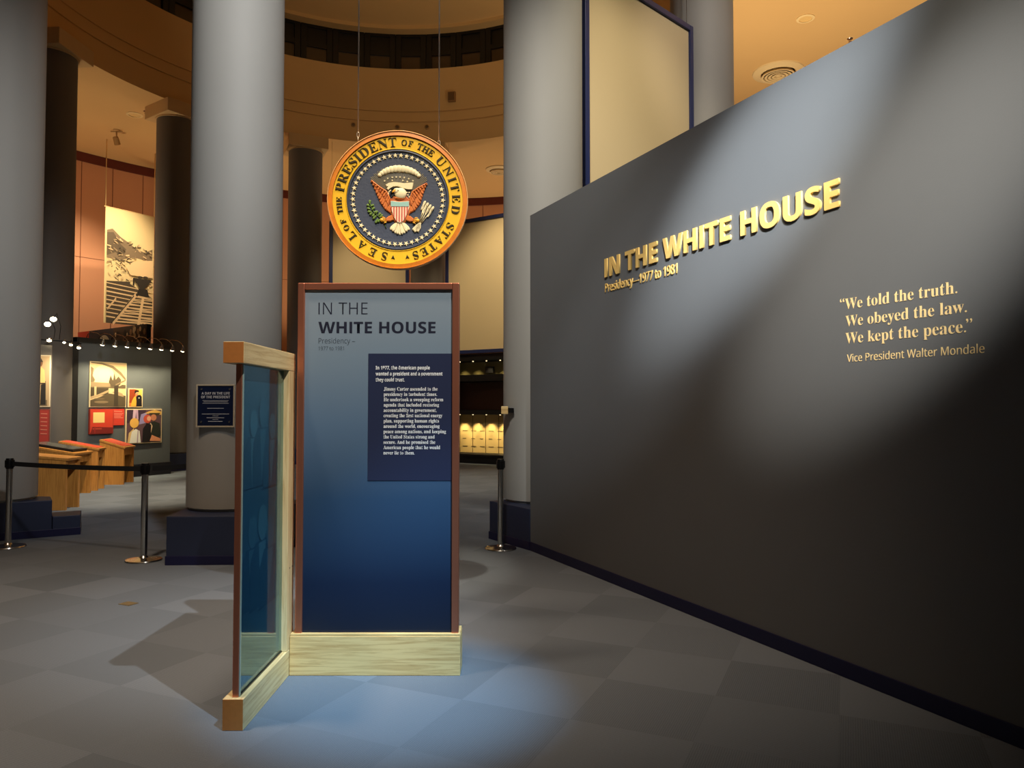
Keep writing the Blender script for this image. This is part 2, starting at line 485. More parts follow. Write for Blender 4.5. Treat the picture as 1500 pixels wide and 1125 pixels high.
# clerestory windows (far side of the drum, the part in view)
for i in range(17):
    a = math.radians(90 + (i - 8) * 7.6)
    Mw = TC @ Matrix.Rotation(a - PI / 2, 4, 'Z') @ Matrix.Translation((0, RI + .26, 11.32))
    fr = MB(); W = 0.44
    fr.box((-W, -.06, 0), (-W + .16, .02, 1.10), M_CLERE, 0.008, Mw); fr.box((W - .16, -.06, 0), (W, .02, 1.10), M_CLERE, 0.008, Mw)
    fr.box((-W + .16, -.05, 0), (W - .16, .02, .07), M_CLERE, 0, Mw); fr.box((-W + .16, -.05, 1.02), (W - .16, .02, 1.10), M_CLERE, 0, Mw)
    fr.box((-W + .16, -.06, .46), (W - .16, .02, .60), M_CLERE, 0, Mw)
    f = struct('window_%d' % (i + 1), fr)
    pn = MB(); pn.box((-W + .16, 0, .07), (W - .16, .012, .46), M_PANE, 0, Mw); pn.build('pane', f)
    pn = MB(); pn.box((-W + .16, 0, .60), (W - .16, .012, 1.02), M_CLERE, 0, Mw); pn.build('upper_pane', f)

# outer wall of the ambulatory, with panel seams
mb = MB(); A0, A1 = math.radians(8), math.radians(200)
mb.lathe([(RO, 0), (RO, ZC), (RO + .2, ZC), (RO + .2, 0), (RO, 0)], M_TERRA, 120, TC, A0, A1)
struct('wall_outer', mb)
mb = MB(); mb.lathe([(RO - .05, ZC - .27), (RO - .05, ZC), (RO, ZC), (RO, ZC - .27), (RO - .05, ZC - .27)], M_MAROON, 120, TC, A0, A1)
struct('trim_1', mb)
mb = MB()
for k in range(46):
    a = A0 + (A1 - A0) * (k + .5) / 46
    Mw = TC @ Matrix.Rotation(a, 4, 'Z')
    mb.box((RO - .008, -.008, 0), (RO + .002, .008, ZC - .27), mat('seam_joint', (120, 72, 50), .9), 0, Mw)  # dark brown joint between two panels
for z in (3.0, 6.0):
    mb.lathe([(RO - .004, z), (RO - .004, z + .014)], mat('seam_joint', (120, 72, 50), .9), 120, TC, A0, A1)
struct('trim_2', mb)

# title wall on the right
WD = Vector((2.126, -4.71, 0)).normalized()
W0 = Vector((0.2, 8.141, 0))
MW = frame(W0, WD)             # x along the wall towards the camera, y up, z out of it
WH = 3.665
mb = MB(); mb.prism([(0, 0), (9.5, 0), (9.5, WH), (0, WH)], -.16, 0, M_WALL, 0, MW); struct('wall_right', mb)
mb = MB(); mb.prism([(0, 0), (9.5, 0), (9.5, .095), (0, .095)], 0.001, .012, M_BASEB, 0.003, MW); struct('baseboard_right', mb)

# ================================================================== COLUMNS
def shaft(r, z0, z1, x, y, m=None):
    mb = MB()
    mb.lathe([(r - .03, z0), (r - .03, z0 + .025), (r, z0 + .03), (r, z1), (r - .02, z1)], m or M_COL, 64, Matrix.Translation((x, y, 0)))
    return mb

def capital(r, x, y, z0, rot):
    mb = MB(); Mt = Matrix.Translation((x, y, 0)) @ Matrix.Rotation(rot, 4, 'Z')
    s = r * 1.16
    mb.lathe([(r - .02, z0), (r + .03, z0), (r + .03, z0 + .03), (r - .02, z0 + .03)], M_CAP, 48, Mt)
    mb.box((-s, -s, z0 + .03), (s, s, ZC), M_CAP, 0.01, Mt)
    return mb

def radial(x, y): return math.atan2(y - CY, x - CX)

def block(poly, h, foot=.055):
    mb = MB(); mb.prism(poly, 0.0, h, M_BLOCK, 0.006)
    return mb

def block_foot(poly, h=.09, out=.012):
    cx = sum(p[0] for p in poly) / len(poly); cy = sum(p[1] for p in poly) / len(poly)
    q = []
    for x, y in poly:
        d = math.hypot(x - cx, y - cy); q.append((cx + (x - cx) * (d + out) / d, cy + (y - cy) * (d + out) / d))
    mb = MB(); mb.prism(q, 0, h, M_BASEB, 0.003)
    return mb

ZCAP = 8.77
def column(label, x, y, r, poly=None, h=0.0, group=None, base_boxes=()):
    t = thing('column', label, 'column', (x, y, 0), group)
    shaft(r, h, ZCAP, x, y, M_COL_SHADED if y > 13 else M_COL).build('shaft', t)
    capital(r, x, y, ZCAP, radial(x, y)).build('capital', t)
    if poly:
        block(poly, h).build('base_block', t)
        block_foot(poly).build('base_skirting', t)
    return t

P1 = (-3.03, 8.14); P2 = (.376, 8.98); P3 = (2.975, 11.5); PA = (-6.29, 9.02)
PB = (-9.5, 15.15); PC = (-8.5, 18.65); PD = (-5.87, 20.95); PE = (-2.45, 21.6)
column('broad grey column behind the glass screen, bearing the small navy plaque', *P1, .48,
       [(-3.405, 7.37), (-2.48, 7.40), (-2.40, 8.72), (-3.58, 8.68)], .476)
column('broad pale grey column standing at the far end of the charcoal title wall', *P2, .48,
       [(-.267, 8.857), (.19, 8.14), (1.08, 8.66), (.62, 9.42)], .445)
tp = column('grey column rising behind the navy framed beige board, above the title wall', *P3, .48,
            [(2.5, 11.8), (2.7, 10.96), (3.55, 11.2), (3.3, 12.05)], .445)
ta = column('dark grey column cut off by the left edge of the photo, on stepped navy block', *PA, .48,
            [(-6.75, 8.18), (-5.53, 8.99), (-5.78, 9.36), (-6.9, 9.5)], .437)
pa2 = [(-5.525, 8.995), (-5.28, 9.15), (-5.50, 9.55), (-5.775, 9.365)]
block(pa2, .238).build('base_step', ta); block_foot(pa2, .09, .008).build('step_skirting', ta)
def sq(x, y, s):
    a = radial(x, y); c, q = math.cos(a), math.sin(a)
    return [(x + s * (u * c - v * q), y + s * (u * q + v * c)) for u, v in ((-1, -1), (1, -1), (1, 1), (-1, 1))]
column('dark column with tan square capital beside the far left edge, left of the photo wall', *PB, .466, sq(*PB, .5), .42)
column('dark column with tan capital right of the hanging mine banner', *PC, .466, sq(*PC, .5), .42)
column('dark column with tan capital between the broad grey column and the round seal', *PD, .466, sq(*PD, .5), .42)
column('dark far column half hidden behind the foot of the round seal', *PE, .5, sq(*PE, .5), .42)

# plaque on the first broad column
ang = math.atan2(-7.55, .40 * 7.55) ; px = Vector((P1[0], P1[1], 0))
dirp = (Vector((-.399 * 7.62, 7.62, 0)) - px).normalized()
po = px + dirp * .492; xd = Vector((-dirp.y, dirp.x, 0))
if xd.x < 0: xd = -xd
Mp = frame((po.x, po.y, 1.568), xd)
t = thing('wall_plaque', 'small navy plaque with cream border and four studs on the broad column', 'plaque', M=Mp)
mb = MB(); mb.box((-.185, -.205, 0), (.185, .205, .014), mat('plaque_navy', (10, 22, 52), .35), 0.002); mb.build('plate', t)
mb = MB(); cr = mat('plaque_cream_edge', (196, 184, 160), .4, .2)
for a in ((-.20, -.22, -.185, .22), (.185, -.22, .20, .22), (-.185, .205, .185, .22), (-.185, -.22, .185, -.205)):
    mb.box((a[0], a[1], 0), (a[2], a[3], .022), cr, 0.002)
mb.build('border', t)
mb = MB(); mb.box((-.16, -.19, -.03), (.16, .19, 0), M_DARK); mb.build('mounting_back', t)
for sx in (-.145, .145):
    for sy in (-.165, .17):
        mb = MB(); mb.lathe([(0, .026), (.009, .024), (.011, .014)], M_STEEL, 14, Matrix.Translation((sx, sy, 0))); mb.build('stud', t)
mb = MB(); pl = mat('plaque_lettering', (196, 198, 204), .5)
text_words(t, 'plaque_word', 'A DAY IN THE LIFE', 'bold', None, -.145, .115, .29, .026, pl, z=.0155)
text_words(t, 'plaque_word', 'OF THE PRESIDENT', 'bold', None, -.15, .077, .30, .026, pl, z=.0155)
for k, (y, wd, hh) in enumerate(((.052, .27, .006), (.039, .25, .006), (.024, .27, .006), (-.028, .17, .008), (-.086, .28, .008), (-.105, .06, .006), (-.125, .18, .009), (-.142, .06, .006), (-.162, .15, .009))):
    mb = MB(); mb.box((-wd / 2, y, .0145), (wd / 2, y + hh * .55, .0158), pl); mb.build('caption_line', t)   # rows of print too small to read

# ================================================================== SIGN PANEL ON ITS WOODEN BASE
PY = 4.36
t = thing('title_panel', 'tall freestanding blue title panel in a copper frame on a pale wood base', 'sign', (-.79, 4.42, 0))
mb = MB(); mb.box((-1.288, 4.352, 0), (-.300, 4.53, .226), M_ASH_X, 0.003); mb.build('base', t, (-.79, 4.42, .1))
mb = MB(); mb.box((-1.285, 4.355, .226), (-.302, 4.52, .240), M_ASH_X, 0.002); mb.build('base_cap', t, (-.79, 4.42, .2))
sil = M_COPPER
for nm, a in (('frame_upright', (-1.262, -1.222)), ('frame_upright', (-.352, -.312))):
    mb = MB(); mb.box((a[0], 4.365, .240), (a[1], 4.44, 2.285), sil, 0.004); mb.build(nm, t)
mb = MB(); mb.box((-1.222, 4.366, 2.245), (-.352, 4.44, 2.285), sil, 0.004); mb.build('frame_top', t)
grad = print_gradient('panel_gradient_print', .24, 2.26,
                      [(0, (17, 27, 46)), (.14, (20, 36, 62)), (.38, (46, 74, 106)), (.6, (88, 114, 142)), (.8, (118, 138, 156)), (1, (138, 152, 164))])
mb = MB(); mb.box((-1.222, 4.380, .240), (-.352, 4.43, 2.245), grad); brd = mb.build('printed_board', t)
mb = MB(); mb.box((-.846, 4.3775, 1.122), (-.3525, 4.3797, 1.868), mat('panel_inset_navy', (40, 48, 76), .35)); ins = mb.build('text_block', t)
MT = frame((0, 4.3765, 0), (1, 0, 0))
ink = mat('navy_ink', (20, 26, 48), .5)
ink2 = mat('slate_ink', (52, 60, 72), .5)
text_words(t, 'title_word', 'IN THE', 'sans', MT, -1.143, 2.100, .290, .070, ink, off=-.008, z=-.003)
text_words(t, 'title_word', 'WHITE HOUSE', 'bold', MT, -1.143, 1.988, .692, .068, ink, off=.006, z=-.003)
text_words(t, 'subtitle_word', 'Presidency –', 'sans', MT, -1.141, 1.928, .216, .031, ink2, off=-.006, z=-.003)
text_words(t, 'subtitle_word', '1977 to 1981', 'sans', MT, -1.141, 1.888, .150, .022, ink2, off=-.006, z=-.003)
K = 4.375 / 1090.0
def zpx(y): return 1.55 + (597 - y) * K
def xpx(x): return (x - 750) * K
for s, xr, yb in (('In 1977, the American people', 629.4, 541.2), ('wanted a president and a government', 648, 550), ('they could trust.', 592.5, 558.8)):
    text_words(ins, 'heading_word', s, 'bold', MT, xpx(550), zpx(yb), (xr - 550) * K, .0212, M_WHITE, off=.010)
body = (('Jimmy Carter ascended to the', 625), ('presidency in turbulent times.', 620), ('He undertook a sweeping reform', 672), ('agenda that included restoring', 637),
        ('accountability in government,', 617), ('creating the first national energy', 665), ('plan, supporting human rights', 637), ('around the world, encouraging', 642),
        ('peace among nations, and keeping', 695), ('the United States strong and', 602), ('secure. And he promised the', 607), ('American people that he would', 647), ('never lie to them.', 437))
for k, (s, e) in enumerate(body):
    text_words(ins, 'body_word', s, 'serif', MT, xpx(562), zpx(572.2 + 7.78 * k), (530 + e / 5.63 - 562) * K, .0205, M_WHITE, off=.004)

# ================================================================== GLASS SCREEN WITH WOODEN RAILS
t = thing('glass_screen', 'tall narrow glass screen between pale wood rails, set square to the title panel', 'screen', (-1.34, 4.0, 0))
mb = MB(); mb.box((-1.391, 3.620, 0), (-1.290, 4.545, .150), M_ASH_Y, 0.003); mb.build('bottom_rail', t, (-1.34, 3.9, .07))
mb = MB(); mb.box((-1.391, 3.575, 1.764), (-1.290, 4.43, 1.868), M_ASH_Y, 0.003); mb.build('top_rail', t, (-1.34, 3.9, 1.8))
EG = mat('oiled_end_grain', (196, 122, 58), .5, noise=.12, nscale=40)
mb = MB(); mb.box((-1.389, 3.6185, .002), (-1.292, 3.6202, .148), EG); mb.build('end_grain', t)
mb = MB(); mb.box((-1.389, 3.5735, 1.766), (-1.292, 3.5752, 1.866), EG); mb.build('end_grain', t)
mb = MB(); mb.box((-1.388, 4.31, .150), (-1.291, 4.43, 1.764), M_ASH_Z, 0.003); mb.build('post', t, (-1.34, 4.37, 1))
mb = MB(); mb.box((-1.352, 3.640, .150), (-1.322, 3.662, 1.764), M_COPPER, 0.003); mb.build('edge_strip', t)
mb = MB(); mb.box((-1.346, 3.662, .150), (-1.336, 4.31, 1.764), mat('smoked_film', (74, 118, 134), .3, noise=.15, nscale=3)); film = mb.build('graphic_film', t)
# ghosted group photograph printed on the film: suited figures, seen very faintly
gh = [mat('ghost_grey_a', (92, 136, 150), .5), mat('ghost_grey_b', (112, 154, 166), .5), mat('ghost_grey_c', (60, 104, 122), .5)]
MG = frame((-1.3355, 3.662, 0), (0, 1, 0))
mb = MB()
def sil_person(mb, M, x, y, h, mats, z=0.0003):
    """bust outline: shoulders, neck, head, lapels"""
    w = h * .34
    mb.prism([(x - w, y), (x - w * .95, y + h * .45), (x - w * .55, y + h * .62), (x + w * .55, y + h * .62), (x + w * .95, y + h * .45), (x + w, y)], z, z + .0004, mats[0], 0, M)
    mb.prism([(x - w * .12, y), (x - w * .3, y + h * .6), (x + w * .3, y + h * .6)], z + .0004, z + .0008, mats[1], 0, M)
    hd = [(x + h * .13 * math.cos(a * PI / 8), y + h * .78 + h * .17 * math.sin(a * PI / 8)) for a in range(16)]
    mb.prism(hd, z + .0008, z + .0012, mats[1], 0, M)
for k, (x, y, h) in enumerate(((.19, .52, .50), (.34, .50, .56), (.46, .48, .50), (.18, 1.14, .42), (.32, 1.16, .46), (.47, 1.12, .42))):
    sil_person(mb, MG, x, y, h, [gh[2], gh[k % 2]], .0003 + .0012 * k)
mb.build('ghost_image', film)
mb = MB(); mb.box((-1.3255, 3.662, .152), (-1.3225, 4.309, 1.762), glass_mat('tinted_glass', (214, 232, 238), 1.6)); mb.build('glass_pane', t)
mb = MB(); mb.box((-1.3255, 3.648, .152), (-1.318, 3.661, 1.762), mat('pale_glass_edge', (150, 176, 170), .15, spec=.8), .001); mb.build('glass_edge', t)
mb = MB(); mb.box((-1.334, 3.664, .150), (-1.318, 4.31, .158), M_DSTEEL); mb.build('glazing_channel', t)
for y, z in ((4.35, .62), (4.40, .62)):
    mb = MB(); mb.lathe([(0, .0015), (.004, .001), (.0045, 0)], M_DSTEEL, 10, frame((-1.290, y, z), (0, 1, 0))); mb.build('screw', t)

# ================================================================== ROUND SEAL
SR = .464
Ms = frame((-.757, 4.9, 2.927), Vector((1, .05, 0)), (0, 0, 1))
seal = thing('presidential_seal', 'big round carved seal with gold lettered ring hanging over the title panel', 'sign', M=Ms)
gold = mat('seal_gold_ring', (240, 190, 40), .42, noise=.06, nscale=20)
rimw = mat('seal_orange_rim', (214, 128, 36), .45, noise=.18, nscale=26)
navy = mat('seal_navy_field', (56, 66, 88), .6, noise=.12, nscale=30, bump=.3, bscale=60)
cream = mat('seal_cream', (238, 226, 184), .55, noise=.05, nscale=40)
brown = mat('seal_feather_brown', (206, 116, 52), .5, noise=.12, nscale=40)
brown2 = mat('seal_feather_dark', (176, 92, 42), .55)
ybeak = mat('seal_claw_yellow', (232, 170, 48), .5)
green = mat('seal_leaf_green', (98, 128, 50), .55, noise=.12, nscale=60)
red = mat('seal_stripe_red', (196, 74, 58), .55)
pink = mat('seal_stripe_cream', (240, 214, 186), .55)
aqua = mat('seal_shield_blue', (150, 196, 190), .55)
letm = mat('seal_letter_bronze', (60, 52, 30), .45, .2)
ray = mat('seal_ray_grey', (132, 126, 106), .6)
blk = mat('seal_black', (20, 22, 26), .5)
def lathe_disc(prof, m, name):
    q = MB(); q.lathe([(r * SR, z) for r, z in prof], m, 120); return q.build(name, seal)
lathe_disc([(0, -.035), (.985, -.035), (.992, -.02), (.992, -.002), (0, -.002)], mat('seal_back_wood', (150, 92, 46), .6), 'backing_disc')
lathe_disc([(.992, -.03), (1.0, -.028), (1.0, .012), (.990, .016), (.986, .006)], mat('seal_pale_edge', (240, 190, 130), .35), 'outer_edge')
lathe_disc([(.987, -.002), (.987, .010), (.927, .014), (.927, 0)], rimw, 'rim')
lathe_disc([(.925, -.002), (.925, .006), (.745, .006), (.735, .010), (.725, .003), (.725, -.002)], gold, 'lettered_ring')
lathe_disc([(.725, 0), (.725, .006), (.705, .010), (.690, .001), (0, .001)], navy, 'field')
def uv(x, y): return ((x - 553) / 505 * SR, (603 - y) / 505 * SR)
def P(*pts): return [uv(x, y) for x, y in pts]
# lettering round the ring: (word, first angle, last angle, cap height)
for wd, a0, a1, ch in (('SEAL', 257, 219, .100), ('OF', 209.5, 202.5, .068), ('THE', 192, 180.5, .070), ('PRESIDENT', 168.5, 95.5, .118), ('OF', 84, 77.5, .070),
                       ('THE', 68, 55.5, .080), ('UNITED', 43, -9, .108), ('STATES', -26.5, -72, .100)):
    ch *= 1.08; L = letters(wd, 'serif', -.012, .5)
    cen = [o + sum(bounds(b)[:2]) / 2 for _, b, o in L]
    y0, y1 = caph('serif', -.012)
    for (c_, b, o), x in zip(L, cen):
        u = (x - cen[0]) / (cen[-1] - cen[0]); a = math.radians(a0 + (a1 - a0) * u)
        bx = bounds(b); sc = ch * SR / (y1 - y0); r = (.832 - ch / 2) * SR
        Mt = Matrix.Rotation(a - PI / 2, 4, 'Z') @ Matrix.Translation((0, r, .006)) @ Matrix.Diagonal((sc * 1.02, sc, .005, 1)) @ Matrix.Translation((-(bx[0] + bx[1]) / 2, -y0, .5))
        q = MB(); q.absorb(b, letm, Mt); q.build('letter', seal)
for a in (265.6, 279.5):
    q = MB(); Mt = Matrix.Rotation(math.radians(a) - PI / 2, 4, 'Z') @ Matrix.Translation((0, .83 * SR, 0))
    q.relief([(-.012, .010), (0, -.014), (.012, .010), (0, .004)], .006, .011, letm, 0, Mt); q.build('ring_mark', seal)
# ring of stars
star = [(math.cos(PI / 2 + k * PI / 5) * (.0190 if k % 2 == 0 else .0082), math.sin(PI / 2 + k * PI / 5) * (.0190 if k % 2 == 0 else .0082)) for k in range(10)]
q = MB(); q.relief(star, .001, .007, cream, .004); st0 = q.build('star', seal)
for k in range(50):
    o = st0 if k == 0 else st0.copy()
    if k: COL.objects.link(o); o.parent = seal
    a = 2 * PI * k / 50
    o.location = (.640 * SR * math.cos(a), .640 * SR * math.sin(a), 0); o.rotation_euler = (0, 0, a - PI / 2)
# glory of rays behind the eagle
q = MB()
for k in range(46):
    a = math.radians(38 + 104 * k / 45); r1 = (258 if 12 < k < 34 else 262) / 505 * SR * (1 + .02 * ((k % 3) - 1)); r0 = .20 * SR
    cx_, cy_ = uv(560, 612); da = math.radians(.55)
    q.prism([(cx_ + r0 * math.cos(a - da), cy_ + r0 * math.sin(a - da)), (cx_ + r1 * math.cos(a - da), cy_ + r1 * math.sin(a - da)),
             (cx_ + r1 * math.cos(a + da), cy_ + r1 * math.sin(a + da)), (cx_ + r0 * math.cos(a + da), cy_ + r0 * math.sin(a + da))], .001, .004, ray)
q.build('rays', seal)
q = MB()
for k in range(13):
    u = k / 12; a = math.radians(152 - 124 * u)
    x = 562 + 158 * math.cos(a); y = 468 - 92 * math.sin(a)
    rr = 24 * (0.66 + .5 * math.sin(PI * u))
    c = uv(x, y); q.ellipsoid((c[0], c[1], .005), (rr / 505 * SR, rr / 505 * SR, .008), cream, seg=14)
q.build('clouds', seal)
q = MB()
for x, y in ((457, 466), (480, 448), (512, 440), (540, 437), (568, 437), (598, 440), (630, 448), (660, 462), (512, 462), (588, 462), (620, 468), (617, 548), (634, 548), (625, 566), (634, 580)):
    c = uv(x, y); q.relief([(px_ * .40, py_ * .40) for px_, py_ in star], .004, .0075, cream, 0, Matrix.Translation((c[0], c[1], 0)))
q.build('small_stars', seal)
# wings: overlapping feathers from the leading edge down to the trailing edge
def feather(q, b0, t0, wd, z0, z1, m):
    bx, by = b0; tx, ty = t0; dx, dy = tx - bx, ty - by; l = math.hypot(dx, dy); nx, ny = -dy / l, dx / l
    pts = []
    for u, s in ((0, .35), (.35, .8), (.7, 1), (.9, .75), (1, 0), (.9, -.75), (.7, -1), (.35, -.8), (0, -.35)):
        pts.append(uv(bx + dx * u + nx * wd * s, by + dy * u + ny * wd * s))
    q.relief(pts, z0, z1, m, wd * .55 / 505 * SR)
def lerp(pl, u):
    n = len(pl) - 1; i = min(int(u * n), n - 1); f = u * n - i
    return (pl[i][0] + (pl[i + 1][0] - pl[i][0]) * f, pl[i][1] + (pl[i + 1][1] - pl[i][1]) * f)
def wing(lead, trail, lo, n=13):
    q = MB()
    q.relief(P(*(lead + trail[::-1])), .001, .006, brown2, .004)
    for k in range(n):
        u = k / (n - 1)
        feather(q, lerp(lead, u), lerp(trail, u), 9.5, .004, .010 + .002 * (k % 2), brown)
    for k in range(n - 3):
        u = (k + 1) / (n - 1)
        b_, t_ = lerp(lead, u), lerp(trail, u)
        feather(q, b_, (b_[0] + (t_[0] - b_[0]) * .5, b_[1] + (t_[1] - b_[1]) * .5), 8, .008, .0145, brown if k % 3 else brown2)
    q.tube([(*uv(x, y), .010) for x, y in lead], [.003, .0055, .006, .006, .005][:len(lead)], brown, 8)
    return q
wing([(362, 464), (420, 512), (470, 545), (492, 590), (500, 640)], [(368, 478), (398, 560), (425, 625), (462, 678), (498, 700)], 0).build('wing', seal)
wing([(760, 478), (705, 512), (658, 545), (642, 590), (636, 640)], [(754, 494), (735, 560), (715, 628), (676, 680), (638, 702)], 0).build('wing', seal)
# body, head, tail, legs
q = MB(); q.relief(P((500, 600), (520, 575), (560, 585), (612, 575), (638, 600), (640, 700), (608, 765), (568, 792), (530, 765), (498, 700)), .001, .010, brown2, .006)
q.build('body', seal)
q = MB(); c = uv(572, 560); q.ellipsoid((c[0], c[1], .010), (44 / 505 * SR, 44 / 505 * SR, .015), cream, seg=18)
c = uv(548, 542); q.ellipsoid((c[0], c[1], .012), (30 / 505 * SR, 24 / 505 * SR, .013), cream, seg=16)
c = uv(565, 592); q.ellipsoid((c[0], c[1], .010), (38 / 505 * SR, 14 / 505 * SR, .010), brown, seg=14)
hd = q.build('head', seal)
q = MB(); c = uv(556, 540); q.ellipsoid((c[0], c[1], .025), (.0035, .003, .002), blk); q.build('eye', hd)
q = MB(); q.relief(P((558, 530), (532, 528), (515, 540), (512, 556), (522, 552), (536, 550), (556, 548)), .008, .024, ybeak, .004); q.build('beak', hd)
q = MB()
q.relief(P((490, 548), (508, 532), (520, 538), (505, 556), (498, 580), (488, 568)), .002, .014, blk, .002)
q.relief(P((512, 560), (530, 556), (526, 575), (508, 588), (505, 575)), .002, .014, blk, .002)
q.relief(P((488, 540), (500, 530), (508, 534), (494, 550), (490, 575), (482, 560)), .002, .012, cream, .002); q.build('throat_ribbon', hd)
q = MB(); rb = P((464, 496), (486, 482), (520, 474), (560, 478), (600, 482), (640, 478), (664, 476), (662, 500), (656, 526), (630, 528), (590, 518), (550, 506), (515, 508), (494, 522), (482, 534), (470, 522), (484, 506), (470, 508))
q.relief(rb, .002, .013, cream, .003); q.relief(P((482, 528), (505, 514), (545, 512), (600, 524), (650, 532), (640, 538), (590, 532), (540, 522), (508, 522), (490, 538)), .001, .009, blk, 0); q.build('ribbon', seal)
q = MB(); sx0, sx1 = 500, 636
def sh_y(x): return 775 - 115 * abs((x - 568) / 68.0) ** 2.2
q.relief(P(*([(500, 612), (568, 618), (636, 612), (637, 660)] + [(x, sh_y(x)) for x in (632, 618, 600, 582, 568, 554, 536, 518, 504)] + [(499, 660)])), .001, .016, pink, .003)
q.relief(P((504, 616), (568, 622), (632, 616), (633, 654), (503, 654)), .015, .0185, aqua, .001)
for k in range(7):
    x0 = 503 + k * 19.0; x1 = x0 + 8.5; xm = (x0 + x1) / 2
    q.relief(P((x0, 655), (x1, 655), (x1, min(sh_y(x1), 768) - 4), (x0, min(sh_y(x0), 768) - 4)), .015, .018, red, 0)
q.build('shield', seal)
q = MB()
for k in range(9):
    u = k / 8 - .5
    feather(q, (568 + u * 40, 765), (568 + u * 140, 860 - 62 * abs(u) ** 1.6 * 1.9), 12, .002, .008 + .004 * (k % 2), cream)
q.build('tail', seal)
for s in (-1, 1):
    X = (lambda x: x) if s < 0 else (lambda x: 1134 - x)
    q = MB(); q.relief(P((X(520), 715), (X(488), 722), (X(466), 742), (X(470), 760), (X(500), 762), (X(524), 750)), .002, .014, brown, .005)
    lg = q.build('leg', seal)
    q = MB()
    for dx, dy, l in ((0, 0, 30), (2, 10, 26), (-4, -10, 26), (4, 18, 20)):
        a_ = uv(X(468 + dx), 750 + dy); b_ = uv(X(468 + dx - l), 746 + dy * 1.6)
        q.tube([(*a_, .008), ((a_[0] + b_[0]) / 2, (a_[1] + b_[1]) / 2, .013), (*b_, .006)], [.004, .0045, .0025], ybeak, 8)
    q.ellipsoid((*uv(X(440), 752), .008), (15 / 505 * SR, 15 / 505 * SR, .009), ybeak)
    q.build('claw', lg)
q = MB()
q.tube([(*uv(470, 812), .004), (*uv(458, 778), .006), (*uv(425, 735), .006), (*uv(378, 690), .006), (*uv(352, 625), .005)], .0022, green, 6)
for bx, by, tx, ty in ((352, 640, 352, 606), (350, 652, 330, 640), (356, 655, 382, 640), (356, 675, 332, 665), (366, 680, 388, 660), (366, 692, 336, 692), (380, 700, 402, 690),
                       (385, 706, 372, 730), (400, 720, 374, 746), (412, 722, 432, 700), (420, 734, 446, 712), (412, 742, 392, 776), (424, 746, 410, 770), (395, 705, 408, 684), (372, 700, 350, 716)):
    feather(q, (bx, by), (tx, ty), 9, .002, .011, green)
q.build('olive_branch', seal)
q = MB()
for k in range(7):
    u = k / 6 - .5
    a_ = (716 + u * 14, 768 + u * 10); b_ = (772 + u * 58, 664 + u * 40 + (k % 2) * 20 - 14)
    q.tube([(*uv(*a_), .006), (*uv(*b_), .009)], .0022, cream, 6)
    feather(q, (b_[0] - 14, b_[1] + 24), (b_[0] + 10, b_[1] - 22), 9, .004, .014, cream)
    feather(q, (b_[0] - 24, b_[1] + 46), (b_[0] - 6, b_[1] + 8), 7, .004, .012, cream)
    feather(q, (712 + u * 10, 770), (682 + u * 50, 832 + (k % 3) * 6 - abs(u) * 20), 8, .003, .011, cream)
q.build('arrow_bundle', seal)
# two hanging cables with eyes
for x, y in ((262, 128), (846, 178)):
    c = uv(x, y)
    q = MB(); q.tube([(c[0], c[1] + .02, -.012), (c[0], ZC - 2.927, -.012)], .0042, mat('hanging_cable', (236, 226, 214), .4, .2), 8)
    cb = q.build('hanging_cable', seal)
    q = MB()
    q.tube([(c[0] + .008 * math.sin(k * PI / 8), c[1] + .002 + .018 * math.cos(k * PI / 8), -.012) for k in range(17)], .0025, mat('cable_eye', (220, 206, 188), .35, .6), 6)
    q.tube([(c[0], c[1] - .015, -.012), (c[0], c[1] - .045, -.012)], .003, mat('cable_eye', (220, 206, 188), .35, .6), 6)
    q.build('cable_eye', cb)
q = MB(); q.box((-.018, SR - .006, -.03), (.040, SR + .006, -.004), M_STEEL, .002); q.build('top_bracket', seal)

# ================================================================== LETTERING ON THE TITLE WALL
def wall_letters(name, label, s, st, s0, s1, z0, cap, depth, m, off=0.0):
    t = thing(name, label, 'lettering', M=MW @ Matrix.Translation((s0, z0, 0)))
    L = letters(s, st, off, .5)
    x0 = L[0][2] + bounds(L[0][1])[0]; x1 = L[-1][2] + bounds(L[-1][1])[1]
    y0, y1 = caph(st, off); sx = (s1 - s0) / (x1 - x0); sy = cap / (y1 - y0)
    for ch, b, o in L:
        q = MB(); q.absorb(b, m, Matrix.Diagonal((sx, sy, depth, 1)) @ Matrix.Translation((o - x0, -y0, .5)))
        q.build('letter' if ch.isalpha() else ('numeral' if ch.isdigit() else 'dash'), t)
    return t
wall_letters('raised_title', 'large raised gold capitals reading IN THE WHITE HOUSE on the charcoal wall', 'IN THE WHITE HOUSE', 'bold', 1.575, 4.19, 2.726, .168, .014, M_GOLDL, .010)
wall_letters('raised_subtitle', 'small raised gold line below the capitals, reading Presidency—1977 to 1981', 'Presidency—1977 to 1981', 'sans', 1.573, 2.635, 2.592, .078, .007, M_GOLDL, .008)
t = thing('wall_quotation', 'cream serif quotation in three lines with a name below, on the charcoal wall', 'lettering', M=MW)
for s, a, b_, z, cap, st, off in (('“', 4.178, 4.208, 2.122, .062, 'serif', -.006), ('We told the truth.', 4.213, 4.893, 2.119, .061, 'serif', -.009), ('We obeyed the law.', 4.215, 4.940, 2.019, .061, 'serif', -.009),
                                  ('We kept the peace.', 4.213, 4.934, 1.920, .061, 'serif', -.009), ('”', 4.936, 4.966, 1.922, .062, 'serif', -.006),
                                  ('Vice President Walter Mondale', 4.222, 5.024, 1.813, .043, 'sans', -.004)):
    text_words(t, 'quotation_word' if len(s) > 1 else 'quotation_mark', s, st, None, a, z, b_ - a, cap, M_CREAML, off=off, depth=.001, z=.0005)

